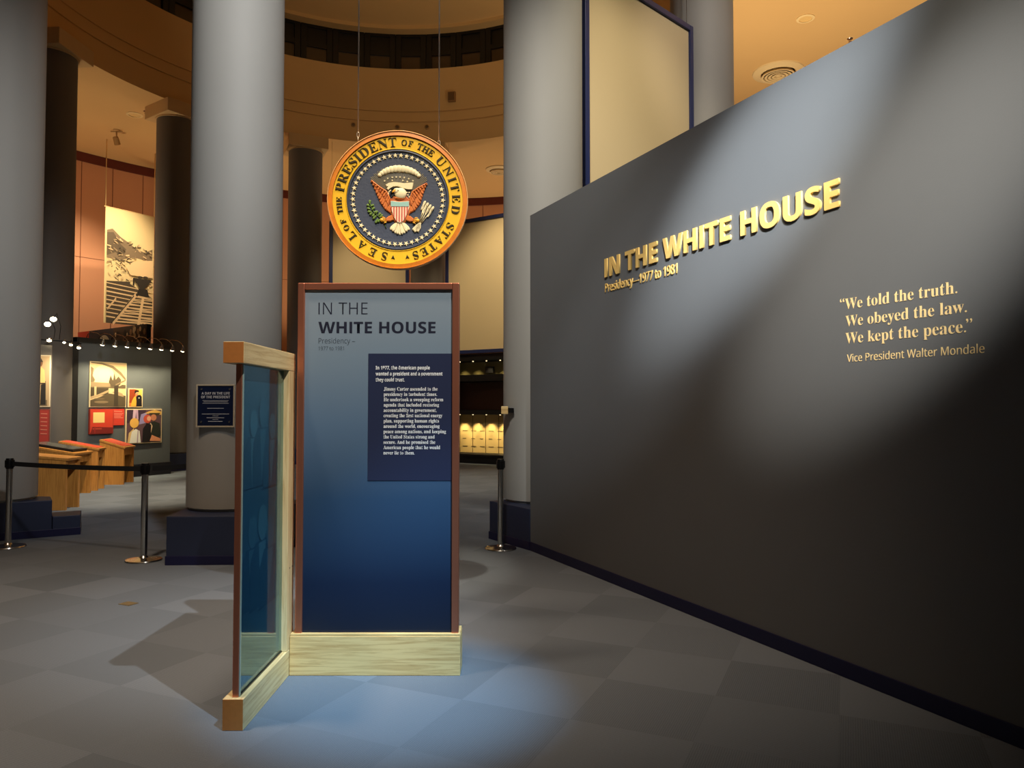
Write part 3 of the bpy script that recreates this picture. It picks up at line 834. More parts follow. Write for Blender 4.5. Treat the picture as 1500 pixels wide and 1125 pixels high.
# ================================================================== NAVY FRAMED BOARDS
def board(label, a, b, z0, z1, fw=.09, group=None):
    A = Vector((a[0], a[1], 0)); B = Vector((b[0], b[1], 0)); L = (B - A).length
    M = frame((a[0], a[1], 0), B - A)
    t = thing('display_board', label, 'board', M=M @ Matrix.Translation((0, z0, 0)))
    H = z1 - z0
    q = MB(); q.box((fw * .6, fw * .6, -.05), (L - fw * .6, H - fw * .6, .015), M_BOARD); q.build('board_face', t)
    for nm, lo, hi in (('frame_upright', (0, 0), (fw, H)), ('frame_upright', (L - fw, 0), (L, H)), ('frame_rail', (fw, H - fw), (L - fw, H)), ('frame_rail', (fw, 0), (L - fw, fw))):
        q = MB(); q.box((lo[0], lo[1], -.08), (hi[0], hi[1], .05), M_BFRAME, .008); q.build(nm, t)
    for x in (.06, L - .06):       # wires up to the ceiling
        q = MB(); q.tube([(x, H, -.03), (x, ZC - z0, -.03)], .004, M_STEEL, 6); q.build('hanging_wire', t)
    return t
board('large beige board in a navy frame between two columns, above the title wall', (.895, 9.31), (2.69, 11.03), 2.9, 7.262, .085)
board('beige board high at the back, left of the far column, behind the seal', (-5.18, 20.95), (-3.02, 21.66), 3.05, 6.83, .10)
board('beige board high at the back above the glass showcase, right of the seal', (-1.88, 21.15), (.95, 19.35), 3.05, 6.83, .10)

# ================================================================== SHOWCASE AT THE BACK
A = Vector((-1.88, 21.15, 0)); B = Vector((.95, 19.35, 0)); L = (B - A).length
t = thing('showcase', 'dark showcase with a lit lower window under the beige board at the back', 'showcase', M=frame((A.x, A.y, 0), B - A))
D = -.6
q = MB()
q.box((0, .0, D), (L, .26, -.10), M_DARK)
q.build('plinth', t)
q = MB()
q.box((0, .26, D), (L, 3.04, D + .04), M_DARK); q.box((0, .26, D), (.05, 3.04, 0), M_DARK); q.box((L - .05, .26, D), (L, 3.04, 0), M_DARK)
q.box((.05, 2.86, D + .04), (L - .05, 3.04, 0), M_DARK); q.box((.05, 2.28, D + .04), (L - .05, 2.46, 0), M_DARK)
q.box((.05, 1.36, D + .04), (L - .05, 1.48, 0), M_DARK); q.box((.05, .20, D + .04), (L - .05, .26, 0), M_DARK)
q.build('case', t)
q = MB(); q.box((.05, .27, D + .05), (L - .05, 1.35, D + .08), mat('showcase_brass_back', (226, 196, 128), .5, noise=.1, nscale=2)); bp = q.build('back_panel', t)
q = MB()
for k in range(7):
    x = .12 + k * (L - .24) / 7
    q.box((x, .28, D + .08), (x + .012, 1.34, D + .09), mat('showcase_seam', (120, 96, 56), .6))
for k in range(10):
    x = .2 + k * .3
    for j in range(4):
        q.box((x + .02, 1.1 - j * .22, D + .08), (x + .14 + .05 * (j % 2), 1.115 - j * .22, D + .086), mat('showcase_print', (120, 96, 56), .6))
q.build('panel_print', bp)
q = MB(); q.box((.05, 2.48, D + .05), (L - .05, 2.84, D + .08), mat('showcase_olive_back', (120, 112, 70), .35)); q.build('upper_panel', t)
q = MB(); q.box((1.05, 2.52, D + .09), (1.32, 2.70, D + .16), M_DARK, .004); q.build('speaker', t)
q = MB(); q.box((.05, 1.49, D + .05), (L - .05, 2.27, D + .08), mat('showcase_walnut', (74, 44, 26), .5)); q.build('middle_panel', t)
for z, pw in ((2.84, 14.0), (1.34, 38.0)):
    for k in range(7):
        x = .3 + k * (L - .6) / 6
        q = MB(); q.lathe([(0, z), (.018, z), (.018, z + .02)], mat('lamp_lens', (255, 226, 170), .4, emit=2.0), 12, Matrix.Translation((x, 0, -.42)) @ Matrix.Rotation(-PI / 2, 4, 'X') @ Matrix.Translation((0, 0, 0)) if False else Matrix(((1, 0, 0, x), (0, 0, 1, 0), (0, -1, 0, -.26), (0, 0, 0, 1))))
        q.build('case_lamp', t)
        wp = t.matrix_basis @ Vector((x, z - .03, -.26)); wt = t.matrix_basis @ Vector((x, z - 1.0, -.50))
        spot('case_spot', wp, wt, pw, (1.0, .78, .42), 80, .8, .02)
# small wooden wall receiver on the right column
wr = Vector((-.12, 8.72, 1.53))
t = thing('wall_receiver', 'small wooden block fixed to the left flank of the broad right column', 'receiver', wr)
q = MB(); q.box((-.125, 8.58, 1.475), (-.045, 8.72, 1.565), M_ASH_X, .006); q.build('wood_block', t)
q = MB(); q.box((-.05, 8.60, 1.49), (.02, 8.90, 1.55), M_DSTEEL, .004); q.build('bracket', t)

# ================================================================== BELT STANCHIONS
def stanchion(x, y, label, cassette):
    t = thing('stanchion', label, 'barrier post', (x, y, 0), 'steel barrier posts')
    T = Matrix.Translation((x, y, 0))
    q = MB(); q.lathe([(0, 0), (.17, 0), (.175, .006), (.17, .016), (.10, .026), (.045, .032), (.032, .05), (0, .05)], M_STEEL, 48, T); q.build('base', t)
    q = MB(); q.lathe([(.032, .04), (.032, .87), (0, .87)], M_STEEL, 32, T); q.build('pole', t)
    q = MB(); q.lathe([(0, .87), (.039, .87), (.039, .975), (.034, .985), (0, .985)], M_DSTEEL, 32, T); hd = q.build('belt_head', t)
    q = MB()
    for a in range(4):
        Mr = T @ Matrix.Rotation(a * PI / 2 + cassette, 4, 'Z'); q.box((.034, -.018, .885), (.046, .018, .965), M_DSTEEL, .003, Mr)
    q.build('belt_clip', hd)
    return t
S1 = (-5.60, 8.32); S2 = (-3.735, 7.60); S3 = (-.125, 8.22)
stanchion(*S1, 'steel barrier post nearest the left edge, before the stepped navy block', math.atan2(S2[1] - S1[1], S2[0] - S1[0]))
stanchion(*S2, 'steel barrier post left of the navy block under the broad column', math.atan2(S2[1] - S1[1], S2[0] - S1[0]))
stanchion(*S3, 'lone steel barrier post right of the title panel', .4)
def belt(a, b, label, sag=.01, z=.925):
    A = Vector((a[0], a[1], 0)); B = Vector((b[0], b[1], 0)); d = (B - A); L = d.length; d.normalize(); n = Vector((-d.y, d.x, 0))
    q = MB(); N = 16; rows = []
    for i in range(N + 1):
        u = i / N; p = A + d * (.047 + (L - .094) * u); zz = z - sag * 4 * u * (1 - u)
        rows.append([p + n * s * .0012 + Vector((0, 0, zz + k)) for s, k in ((-1, -.025), (-1, .025), (1, .025), (1, -.025))])
    vs = [[q.bm.verts.new(c) for c in r] for r in rows]
    for i in range(N):
        for k in range(4):
            q._f((vs[i][k], vs[i][(k + 1) % 4], vs[i + 1][(k + 1) % 4], vs[i + 1][k]), M_BELT)
    q._f(vs[0], M_BELT); q._f(vs[-1][::-1], M_BELT)
    o = q.build('barrier_belt'); return tag(o, label, 'belt')
belt(S1, S2, 'black belt stretched between the two left barrier posts')
belt((-3.72, 7.63), (-3.44, 8.05), 'short dark belt running from barrier post to the broad column', .004)

# small metal floor plate in the carpet
q = MB(); Mf = Matrix.Translation((-3.03, 5.93, 0)) @ Matrix.Rotation(math.radians(-24), 4, 'Z')
q.box((-.06, -.045, 0), (.06, .045, .004), mat('floor_plate_brass', (150, 136, 104), .4, .7), .0015, Mf)
tag(q.build('floor_plate'), 'small metal outlet plate set in the carpet left of the glass screen', 'floor plate')

# ================================================================== PICTURES (flat prints on thin boards)
def art(name, label, M, w, h, base, polys, edge=(226, 206, 164), th=.03, cat='picture', group=None, border=.02, parent=None):
    """a mounted print: board with a pale edge, the picture itself as flat colour shapes in the unit square"""
    t = thing(name, label, cat, M=M, group=group)
    q = MB(); q.box((0, 0, .002), (w, h, th), mat('print_edge_%d_%d_%d' % edge, edge, .6), .002); q.build('mount', t)
    q = MB(); b = border
    q.box((b, b, th), (w - b, h - b, th + .002), mat('print_%d_%d_%d' % base, base, .55), 0)
    for i, (c, pts) in enumerate(polys):
        P_ = [(b + min(1, max(0, x)) * (w - 2 * b), b + min(1, max(0, y)) * (h - 2 * b)) for x, y in pts]
        z = th + .002 + .0004 * i
        q.prism(P_, z, z + .0006, mat('print_%d_%d_%d' % c, c, .55), 0)
    q.build('print', t)
    return t
def ell(cx, cy, rx, ry, n=18): return [(cx + rx * math.cos(2 * PI * k / n), cy + ry * math.sin(2 * PI * k / n)) for k in range(n)]
def bar(x0, y0, x1, y1, w):
    d = math.hypot(x1 - x0, y1 - y0); nx, ny = -(y1 - y0) / d * w / 2, (x1 - x0) / d * w / 2
    return [(x0 + nx, y0 + ny), (x1 + nx, y1 + ny), (x1 - nx, y1 - ny), (x0 - nx, y0 - ny)]

# photo wall between the columns on the left
WL = Vector((-9.06, 15.5, 0)); WR = Vector((-8.05, 17.55, 0)); KW = 1.07
MPW = frame((WL.x, WL.y, 0), WR - WL); LW = (WR - WL).length; HW = 3.02
t = thing('photo_wall', 'freestanding dark display wall carrying framed photographs and red panels at left', 'display wall', M=MPW)
q = MB(); q.box((0, 0, -.10), (LW, HW - .10, 0), mat('slate_display_wall', (88, 94, 98), .6, noise=.05, nscale=2)); q.build('wall_panel', t)
q = MB(); q.box((-.05, HW - .10, -.16), (LW + .02, HW, .05), M_DARK, .005); q.build('top_rail', t)
q = MB(); q.box((-.12, 0, -.16), (-.001, HW - .10, .03), M_DARK, .005); q.build('end_post', t)
q = MB(); q.box((0, 0, .001), (LW, .28, .05), mat('dark_plinth', (22, 24, 34), .5), .004); q.build('plinth', t)
def on_wall(s, z): return MPW @ Matrix.Translation((s * KW, 1.55 + (z - 1.55) * KW, 0))
sep = lambda a: (int(a * 1.0), int(a * .86), int(a * .64))
pol = [(sep(250), ell(.36, .70, .30, .24)), (sep(255), ell(.38, .72, .17, .15)),
       (sep(120), [(0, .98), (.3, .96), (.6, .88), (.85, .72), (1, .60), (1, .66), (.86, .80), (.62, .94), (.3, 1), (0, 1)]),
       (sep(120), [(0, .90), (.08, .86), (.05, .7), (.12, .6), (.08, .55), (0, .55)]),
       (sep(100), [(0, .54), (1, .50), (1, .42), (0, .42)]), (sep(150), [(0, .55), (.55, .54), (.55, .45), (0, .44)]),
       (sep(70), [(0, .42), (.5, .42), (.5, .28), (0, .20)]), (sep(200), bar(.13, .45, .13, .12, .06)), (sep(175), [(0, .22), (.2, .27), (.5, .38), (.52, .34), (.22, .22), (0, .17)]),
       (sep(84), [(0, .0), (1, 0), (1, .25), (.5, .30), (.25, .21), (0, .14)]),
       (sep(160), [(.6, .33), (.72, .36), (.9, .30), (.95, .22), (.8, .25)]), (sep(60), bar(.72, 0, .72, .55, .12)),
       (sep(88), [(.5, .55), (.55, .72), (.62, .60), (.66, .78), (.7, .62), (.78, .70), (.86, .62), (.84, .50), (.6, .46)]),
       (sep(130), bar(.7, .5, 1, .62, .03)), (sep(230), bar(.8, .48, 1, .56, .025)), (sep(130), ell(.3, .1, .2, .03)), (sep(110), ell(.25, .17, .15, .02))]
art('framed_photograph', 'large sepia photograph with a round pale sky and tree trunk, on the dark wall', on_wall(.235, 1.555), .80 * KW, .915 * KW, sep(215), pol)
pol = [((235, 190, 90), [(.62, 1), (1, 1), (1, .4), (.7, .5)]), ((150, 60, 24), [(0, 1), (.5, 1), (.42, .5), (.2, .2), (0, .2)]),
       ((20, 18, 26), [(.55, 0), (.52, .55), (.66, .66), (.85, .68), (.98, .58), (1, 0)]), ((226, 160, 120), ell(.60, .78, .12, .10)), ((40, 24, 18), [(.42, .72), (.40, .9), (.5, .96), (.72, .95), (.74, .84), (.6, .86), (.52, .8)]),
       ((236, 170, 60), [(.12, 0), (.2, .3), (.36, .55), (.5, .6), (.56, .3), (.54, 0)]), ((214, 130, 96), bar(.5, .62, .62, .76, .08)), ((240, 240, 230), ell(.76, .5, .035, .03))]
art('framed_photograph', 'smallest colour photograph, a couple in yellow and black, upper right on the wall', on_wall(1.085, 1.555), .335 * KW, .395 * KW, (214, 120, 60), pol)
pol = [((60, 42, 60), [(0, .6), (0, 1), (.55, 1), (.45, .6)]), ((206, 176, 200), bar(.2, .72, .22, 1, .08)), ((196, 160, 190), bar(.3, .7, .28, 1, .06)), ((150, 140, 190), [(.34, .55), (.4, .86), (.56, .92), (.58, .6)]),
       ((226, 180, 96), [(.5, .88), (.62, .95), (.8, 1), (1, .94), (1, .84), (.75, .88)]), ((70, 60, 40), [(.62, .9), (.98, .9), (.9, .82), (.7, .84)]), ((200, 130, 96), ell(.77, .76, .085, .10)),
       ((40, 46, 40), [(.62, .1), (.66, .6), (.8, .64), (.95, .58), (1, .2), (.9, .12)]), ((226, 196, 160), [(.6, .34), (.68, .6), (.74, .5), (.70, .3)]), ((200, 84, 64), ell(.585, .72, .115, .13)), ((226, 170, 140), ell(.63, .73, .06, .075)),
       ((24, 20, 26), [(.44, .0), (.46, .42), (.56, .58), (.7, .54), (.68, 0)]), ((232, 180, 90), ell(.21, .60, .13, .15)), ((222, 190, 130), [(.02, .0), (.06, .3), (.2, .45), (.2, 0)]), ((232, 232, 226), [(.08, 0), (.14, .34), (.25, .42), (.36, .36), (.4, 0)]),
       ((170, 150, 170), bar(.30, 0, .32, .38, .03)), ((226, 150, 110), [(.66, .04), (.72, .22), (.98, .10), (.98, .02)])]
art('framed_photograph', 'wide colour photograph of a crowd with a straw hat, lowest on the dark wall', on_wall(1.037, .794), .86 * KW, .728 * KW, (96, 70, 80), pol)
pol = [((206, 62, 40), [(0, .3), (0, 1), (1, 1), (1, .25)]), ((120, 30, 26), [(0, 0), (.1, .28), (1, .24), (1, 0)]), ((236, 206, 130), [(.12, .45), (.12, .88), (.62, .88), (.62, .45)]), ((170, 60, 44), bar(.1, .2, .5, .2, .06)), ((150, 40, 34), bar(.2, .02, .2, .28, .05))]
art('red_panel', 'square red panel with a cream note, beneath the large sepia photograph', on_wall(.237, 1.021), .505 * KW, .502 * KW, (200, 58, 40), pol, (150, 50, 34), .05, 'panel', border=.012)
pol = [((232, 150, 130), bar(.08, .88, .8, .86, .04))] + [((232, 150, 130), bar(.08, .74 - .09 * k, .9 - .1 * (k % 3), .73 - .09 * k, .03)) for k in range(4)]
art('red_panel', 'small red text panel with pale lines, right of the square red panel', on_wall(.748, 1.184), .26 * KW, .338 * KW, (204, 60, 44), pol, (160, 48, 36), .02, 'panel', border=.006)
# curved-arm picture lamps along the top of that wall
LENS = mat('lamp_glow', (255, 236, 190), .4, emit=14.0)
def arm_lamp(M, label, group, power, reach=.55, drop=.16, target=(0, -1.6, .02)):
    t = thing('picture_lamp', label, 'lamp', M=M, group=group)
    pts = [(0, 0, 0), (0, .08, .05), (0, .11, reach * .3), (0, .08, reach * .65), (0, -.01, reach * .92), (0, -.08, reach)]
    q = MB(); q.tube(pts, .008, M_STEEL, 8); q.build('arm', t)
    tip = Vector((0, -.08, reach)); aim = (Vector(target) - tip).normalized()
    R = aim.to_track_quat('-Z', 'Y').to_matrix().to_4x4(); Mh = Matrix.Translation(tip) @ R
    q = MB(); q.lathe([(0, .02), (.018, .02), (.025, -.01), (.05, -.09), (.046, -.09), (.03, -.06), (0, -.06)], M_STEEL, 20, Mh); hd = q.build('lamp_head', t)
    q = MB(); q.ellipsoid((0, 0, -.088), (.042, .042, .026), LENS, Mh); q.build('lens', hd)
    if power:
        spot('picture_lamp_beam', M @ (tip + aim * .14), M @ Vector(target), power, (1.0, .82, .50), 84, .7, .03)
    return t
for k in range(8):
    s = .18 + k * (LW - .30) / 7
    arm_lamp(MPW @ Matrix.Translation((s, HW + .002, 0)), 'curved-arm lamp on the top rail of the dark photo wall', 'lamps over the photo wall', 55 if k < 6 else 30)

# display wall further left, partly behind the two left columns
ML = frame((-10.4, 13.0, 0), (1.77, .95, 0))
t = thing('photo_wall', 'grey display wall half hidden behind the column cut off by the left edge', 'display wall', M=ML)
q = MB(); q.box((0, 0, -.1), (2.0, 2.72, 0), mat('grey_display_wall', (110, 104, 96), .6)); q.build('wall_panel', t)
pol = [(sep(120), [(.1, 0), (.9, 0), (.9, .12), (.1, .12)]), ((30, 24, 20), [(.52, .02), (.55, .5), (.8, .5), (.82, .02)]), ((214, 170, 96), [(.2, .04), (.3, .45), (.5, .5), (.52, .04)]), ((226, 190, 120), [(.3, .42), (.28, .72), (.5, .80), (.72, .72), (.78, .44)]),
       ((60, 44, 30), bar(.3, .45, .78, .45, .03)), ((120, 80, 50), ell(.5, .86, .12, .07)), ((50, 36, 26), [(.36, .88), (.5, .97), (.64, .88)]), ((90, 66, 44), bar(.28, .7, .12, .3, .10)), ((40, 30, 22), [(.2, .0), (.34, .08), (.5, .02)])]
art('framed_photograph', 'narrow sepia photograph of a standing figure in pale clothes, by the far left column', ML @ Matrix.Translation((1.66, 1.56, 0)), .33, .97, sep(180), pol, (214, 200, 170))
art('red_panel', 'narrow red panel beneath the sepia standing figure at far left', ML @ Matrix.Translation((1.66, .86, 0)), .33, .66, (156, 44, 32), [((228, 176, 90), [(0, 0), (.5, 0), (.5, 1), (0, 1)])] + [((196, 110, 90), bar(.56, .9 - .12 * k, .92, .89 - .12 * k, .03)) for k in range(6)], (120, 40, 30), .03, 'panel')
# lamps in front of it
MR = frame((-9.25, 13.56, 2.80), (1, .55, 0))
t = thing('lamp_rail', 'thin steel lamp rail with small bright heads before the far left column', 'lamp rail', M=MR)
q = MB(); q.tube([(-3.2, .06, 0), (-1.2, .05, 0), (.2, .03, 0), (.95, 0, 0), (1.2, -.04, 0)], .013, M_DSTEEL, 8); q.build('rail', t)
for x, y, r in ((.68, .02, .055), (.92, -.01, .032), (1.03, -.05, .038), (1.16, -.10, .042)):
    q = MB(); q.tube([(x, .03, 0), (x, y, .04)], .006, M_DSTEEL, 6); q.lathe([(0, .04), (r * .6, .03), (r, -.02), (r * .9, -.02)], M_STEEL, 16, Matrix.Translation((x, y, .05)) @ Matrix.Rotation(-PI / 2.4, 4, 'X')); hd = q.build('lamp_head', t)
    q = MB(); q.ellipsoid((x, y - .02, .06), (r * .8, r * .5, r * .8), LENS); q.build('lens', hd)
q = MB(); q.box((-3.3, -2.80, -.1), (-3.1, .1, .1), M_DARK, .01); q.build('rail_post', t)
for k, (x, y, zt) in enumerate(((.74, .40, .9), (.65, .30, .8))):
    q = MB(); q.tube([(x + .1, .03, 0), (x + .12, y * .7, .02), (x + .05, y + .12, .05), (x, y, .06)], .006, M_DSTEEL, 6); q.build('stem', t)
    q = MB(); q.ellipsoid((x, y, .07), (.055, .045, .05), LENS); q.build('lens', t)
spot('left_rail_beam', MR @ Vector((1.1, -.18, .30)), (-9.2, 15.0, 1.0), 75, (1.0, .84, .6), 100, .8, .05)
spot('left_rail_beam', MR @ Vector((.7, .2, .65)), MR @ Vector((.55, -1.2, -.06)), 60, (1.0, .80, .5), 70, .8, .05)

# mural wall behind, and the banner hanging from the ceiling
MM = frame((-11.95, 20.45, 0), Vector((-8.98, 18.32, 0)) - Vector((-11.95, 20.45, 0)))
t = thing('mural_wall', 'dark mural wall with a pale ring and crowd print, seen over the photo wall', 'display wall', M=MM)
LM = 3.6
q = MB(); q.box((0, 0, -.1), (LM, 3.62, 0), mat('mural_navy', (34, 40, 52), .6)); q.build('wall_panel', t)
q = MB(); q.box((0, 2.8, .001), (.62, 3.62, .012), mat('mural_red', (176, 48, 30), .6)); q.build('red_panel', t)
q = MB()
q.lathe([(.24, 0), (.34, 0), (.34, .008), (.24, .008)], mat('mural_pale', (190, 178, 150), .6), 32, Matrix.Translation((1.45, 3.12, .001)))
q.lathe([(.10, 0), (.18, 0), (.18, .008), (.10, .008)], mat('mural_pale', (190, 178, 150), .6), 32, Matrix.Translation((1.45, 3.12, .001)))
q.build('ring_emblem', t)
q = MB(); q.box((1.95, 2.5, .001), (LM, 3.62, .01), mat('crowd_dark', (58, 44, 30), .6))
for k in range(70):
    x = random.uniform(2.0, LM - .05); y = random.uniform(2.7, 3.56); r = random.uniform(.03, .07)
    q.prism(ell(x, y, r, r * 1.3, 8), .010 + .0003 * k, .0108 + .0003 * k, mat(('crowd_tan', 'crowd_cream', 'crowd_black')[k % 3], ((150, 116, 76), (206, 184, 140), (20, 16, 14))[k % 3], .6))
q.build('crowd_print', t)

BLt = Vector((-11.45, 20.8, 0)); BRt = Vector((-10.66, 22.0, 0)); MBN = frame((BLt.x, BLt.y, 3.93), BRt - BLt); BW = (BRt - BLt).length; BH = 3.29
t = thing('hanging_banner', 'tall sepia banner of a mine with cart and rails, hung on two cords', 'banner', M=MBN)
q = MB(); q.box((0, 0, -.012), (BW, BH, .012), mat('banner_cloth', (232, 208, 150), .8)); q.build('cloth', t)
q = MB(); z = [.0125]
def bp(c, pts, h=.0005):
    q.prism([(x * BW, y * BH) for x, y in pts], z[0], z[0] + h, mat('banner_%d' % c, sep(c), .8)); z[0] += .0002
bp(130, [(.03, .80), (.14, .82), (.3, .76), (.48, .72), (.62, .68), (.8, .66), (.97, .70), (.97, .58), (.6, .60), (.3, .56), (.03, .56)])
bp(96, [(.03, .78), (.16, .79), (.3, .70), (.42, .66), (.36, .60), (.2, .62), (.03, .58)])
for k in range(130):
    x = random.uniform(.03, .92); y = random.uniform(.40, .76) - .10 * abs(x - .2)
    bp((60, 200, 150, 235, 90)[k % 5], bar(x, y, min(.98, x + random.uniform(.02, .10)), y + random.uniform(-.03, .02), random.uniform(.004, .013)))
bp(240, [(.55, .56), (.97, .60), (.97, .44), (.5, .44), (.42, .50)])
bp(74, [(.03, .36), (.5, .38), (.5, .36), (.97, .26), (.97, .0), (.03, .0)])
for k in range(9):
    y = .335 - k * .036; bp(225, bar(.03, y + .01, .97, y - .02, .008 + .002 * (k % 3)))
for k in range(10):
    y = .02 + k * .026; x0 = .16 + y * 1.6; bp(235, bar(x0, y, .97, y + .004, .012 - .0006 * k))
bp(225, bar(.16, .0, .62, .27, .04)); bp(235, bar(.68, .0, .78, .27, .05)); bp(60, bar(.13, .0, .58, .26, .012))
bp(215, bar(.05, .12, .22, .22, .02)); bp(215, bar(.05, .16, .4, .16, .012))
bp(46, [(.55, .42), (.95, .42), (.86, .37), (.80, .33), (.70, .33), (.64, .37)]); bp(40, [(.68, .33), (.86, .33), (.90, .26), (.62, .26)])
bp(40, bar(.57, .42, .57, .35, .03)); bp(60, ell(.70, .43, .05, .012)); bp(60, ell(.82, .435, .05, .012)); bp(235, bar(.66, .26, .82, .255, .012))
q.build('mine_print', t)
for x in (0.0, BW):
    q = MB(); q.tube([(x, BH - .02, 0), (x, ZC - 3.93, 0)], .012, mat('banner_cord', (226, 190, 130), .7), 6); q.build('cord', t)
q = MB(); q.tube([(-.03, BH, 0), (BW + .03, BH, 0)], .016, mat('banner_cord', (226, 190, 130), .7), 8); q.build('top_batten', t)

# ================================================================== READING KIOSKS ON THE LEFT
def kiosk(label, x, y, rot, dx, wy, hf, hb, top):
    """open knee-side towards +x, slanted reading top; x,y is the front corner nearest the camera"""
    M = Matrix.Translation((x, y, 0)) @ Matrix.Rotation(rot, 4, 'Z')
    t = thing('reading_kiosk', label, 'kiosk', M=M)
    def side(y0):
        q = MB(); b = bmesh.new(); T = .05
        pr = [(-dx, 0), (0, 0), (0, hf), (-dx, hb)]
        lo = [b.verts.new((px_, y0, pz)) for px_, pz in pr]; hi = [b.verts.new((px_, y0 + T, pz)) for px_, pz in pr]
        b.faces.new(lo); b.faces.new(hi[::-1])
        for i in range(4): b.faces.new((lo[i], lo[(i + 1) % 4], hi[(i + 1) % 4], hi[i]))
        q.absorb(b, M_OAK); q.build('side_panel', t)
    side(0); side(wy - .05)
    sl = math.atan2(hb - hf, dx); ln = math.hypot(dx, hb - hf)
    Ms_ = Matrix.Translation((0, 0, hf)) @ Matrix.Rotation(sl, 4, 'Y')
    q = MB(); q.box((-ln - .01, -.01, 0), (.02, wy + .01, .04), M_OAK, .004, Ms_); tp_ = q.build('desk_top', t)
    q = MB(); q.box((-dx, .05, .05), (-dx + .03, wy - .05, hb - .02), M_OAK, 0); q.build('back_panel', t)
    q = MB(); q.box((-.06, .05, hf - .14), (-.03, wy - .05, hf - .01), M_OAK, 0); q.build('apron', t)
    if top == 'red':
        q = MB(); q.box((-ln + .03, .03, .04), (-.03, wy - .03, .048), mat('kiosk_red_print', (206, 70, 46), .4), .002, Ms_)
        for k in range(5):
            q.box((-ln + .08 + .06 * k, .08, .048), (-ln + .09 + .06 * k, wy * .8, .049), mat('kiosk_pale_print', (232, 150, 120), .4), 0, Ms_)
        q.build('graphic', tp_)
    elif top == 'screen':
        q = MB(); q.box((-ln + .02, .05, .04), (-.06, wy - .06, .085), M_DARK, .006, Ms_); sc = q.build('screen_housing', tp_)
        q = MB(); q.box((-ln + .05, .08, .085), (-.10, wy - .09, .087), mat('screen_glass', (92, 94, 90), .2), 0, Ms_); q.build('screen_face', sc)
    return t
kiosk('front oak reading kiosk, half hidden by the stepped navy block', -6.735, 11.27, math.radians(4), .62, .42, .745, .80, None)
kiosk('oak reading kiosk topped by a flat grey screen, behind the front kiosk', -7.62, 12.98, math.radians(4), .80, .62, .72, .86, 'screen')
kiosk('narrow oak reading kiosk with red top, between the screen kiosk and the farthest kiosk', -7.73, 13.93, math.radians(14), .66, .44, .75, .89, 'red')
kiosk('farthest oak reading kiosk with red top, standing below the crowd photograph', -7.82, 15.03, math.radians(8), .46, .56, .72, .87, 'red')

# ================================================================== CEILING FITTINGS
def vent(label, x, y, r, group):
    t = thing('ceiling_vent', label, 'air vent', (x, y, ZC), group); T = Matrix.Translation((x, y, ZC))
    m = mat('vent_cream', (232, 208, 160), .5)
    q = MB(); q.lathe([(r, 0), (r * .98, -.03), (r * .70, -.07), (r * .66, -.05), (r * .66, 0)], m, 48, T); q.build('outer_ring', t)
    for k, rr in enumerate((.66, .52, .38, .24)):
        q = MB(); q.lathe([(r * rr, -.115), (r * (rr - .085), -.035), (r * (rr - .10), -.035), (r * (rr - .085), -.115), (r * rr, -.115)], m, 40, T); q.build('cone_ring', t)
    q = MB(); q.lathe([(0, -.005), (r * .64, -.005), (r * .64, 0)], M_DARK, 32, T); q.build('throat', t)
    q = MB(); q.lathe([(0, -.11), (r * .08, -.10), (r * .07, -.02), (0, -.005)], m, 20, T); q.box((-r * .64, -.006, -.06), (r * .64, .006, -.04), m, 0, T); q.build('centre_boss', t)
vent('round cream air vent of concentric rings, half hidden by the title wall top', 6.01, 16.57, .56, 'round vents')
vent('round cream air vent in the far ceiling beside the right column', -.42, 23.45, .42, 'round vents')
def downlight(label, x, y, r, z=ZC):
    t = thing('downlight', label, 'ceiling light', (x, y, z), 'recessed ceiling lights'); T = Matrix.Translation((x, y, z))
    q = MB(); q.lathe([(r, 0), (r, -.012), (r * .72, -.02), (r * .70, -.004), (r * .70, 0)], mat('downlight_ring', (240, 214, 160), .5), 32, T); q.build('trim_ring', t)
    q = MB(); q.lathe([(0, -.004), (r * .70, -.004), (r * .70, 0)], mat('downlight_lens', (232, 196, 130), .5), 24, T); q.build('lens', t)
downlight('recessed round downlight near the upper right, beyond the orange ceiling vent', 5.72, 14.27, .17)
downlight('recessed round downlight in the left ceiling near the square capital', -9.77, 19.04, .20)
def sprinkler(label, x, y):
    t = thing('sprinkler', label, 'sprinkler', (x, y, ZC), 'ceiling sprinklers'); T = Matrix.Translation((x, y, ZC))
    q = MB(); q.lathe([(.06, 0), (.05, -.012), (0, -.014)], M_STEEL, 20, T); q.build('rosette', t)
    q = MB(); q.lathe([(.014, -.012), (.012, -.05), (.03, -.055), (.03, -.06), (0, -.06)], M_STEEL, 14, T); q.build('sprinkler_head', t)
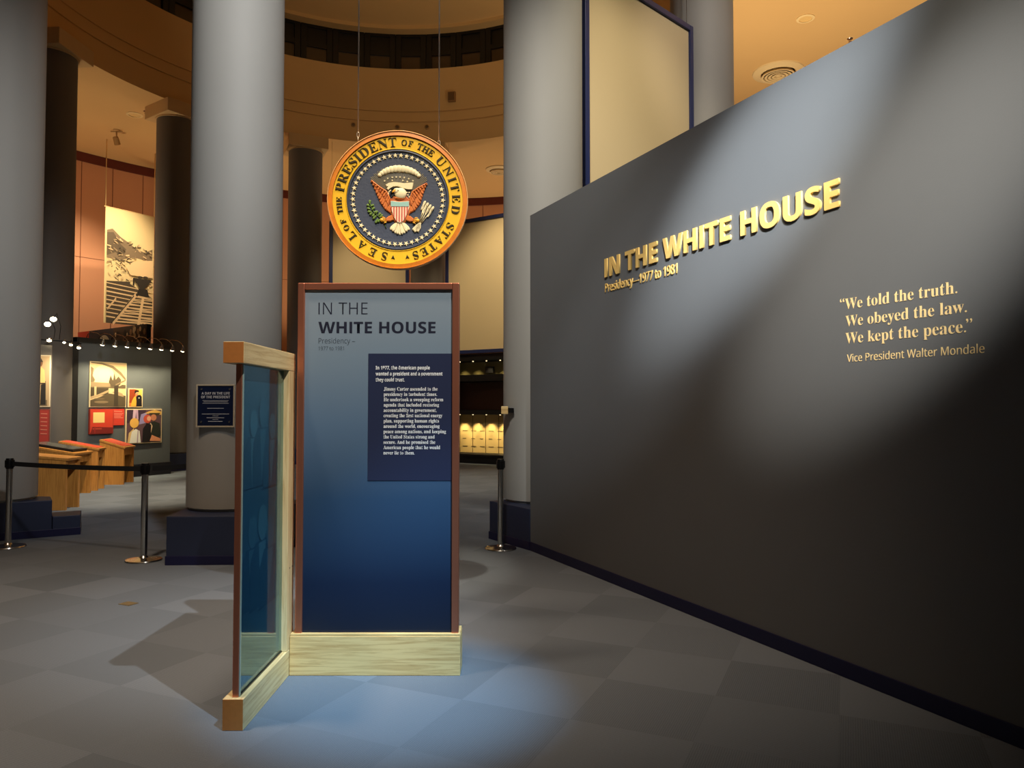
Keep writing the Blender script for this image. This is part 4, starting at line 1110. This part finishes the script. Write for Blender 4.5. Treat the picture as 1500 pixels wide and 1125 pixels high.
sprinkler('tiny sprinkler head in the orange ceiling right of the downlight', 6.95, 15.07)
sprinkler('tiny sprinkler head beside the left recessed downlight', -9.38, 18.82)
t = thing('ceiling_spotlight', 'small twin spotlight fixture on the tan ceiling above the banner', 'spotlight', (-10.8, 20.1, ZC)); T = Matrix.Translation((-10.8, 20.1, ZC))
q = MB(); q.lathe([(.09, 0), (.09, -.03), (0, -.03)], M_CAP, 20, T); q.build('canopy', t)
q = MB(); q.tube([(-10.8, 20.1, ZC - .03), (-10.8, 20.1, ZC - .22)], .02, M_CAP, 8)
q.lathe([(0, .1), (.07, .1), (.08, -.1), (0, -.1)], mat('spot_tan', (170, 130, 76), .5), 16, T @ Matrix.Translation((0, 0, -.30)) @ Matrix.Rotation(.6, 4, 'X')); q.build('lamp_head', t)
q = MB(); q.box((-.16, -.02, -.06), (.16, .02, -.03), M_CAP, .004, T); q.build('bar', t)
# small box and pin lights on the drum wall
def drum(a, z): 
    return TC @ Matrix.Rotation(a - PI / 2, 4, 'Z') @ Matrix.Translation((0, RI, z))
t = thing('wall_speaker', 'small square speaker box on the brown drum wall over the seal', 'speaker', M=drum(math.radians(79), 10.42))
q = MB(); q.box((-.11, -.10, -.14), (.11, 0, .14), mat('speaker_tan', (150, 112, 66), .6), .01); q.build('housing', t)
q = MB(); q.box((-.085, -.108, -.11), (.085, -.10, .11), mat('speaker_grille', (110, 80, 46), .8)); q.build('grille', t)
for a in (104, 93, 85.5):
    t = thing('pin_light', 'small round pin light in the drum wall above the seal', 'wall light', M=drum(math.radians(a), 9.60), group='pin lights on the drum')
    q = MB(); q.lathe([(.07, 0), (.07, .03), (.05, .04), (.045, .01)], mat('pin_light_ring', (190, 150, 90), .5), 20, Matrix.Rotation(PI / 2, 4, 'X')); q.build('trim_ring', t)
    q = MB(); q.lathe([(0, .012), (.045, .012)], mat('pin_light_lens', (120, 92, 56), .4), 16, Matrix.Rotation(PI / 2, 4, 'X')); q.build('lens', t)

for o in bpy.data.objects:
    if '_local' in o: del o['_local']
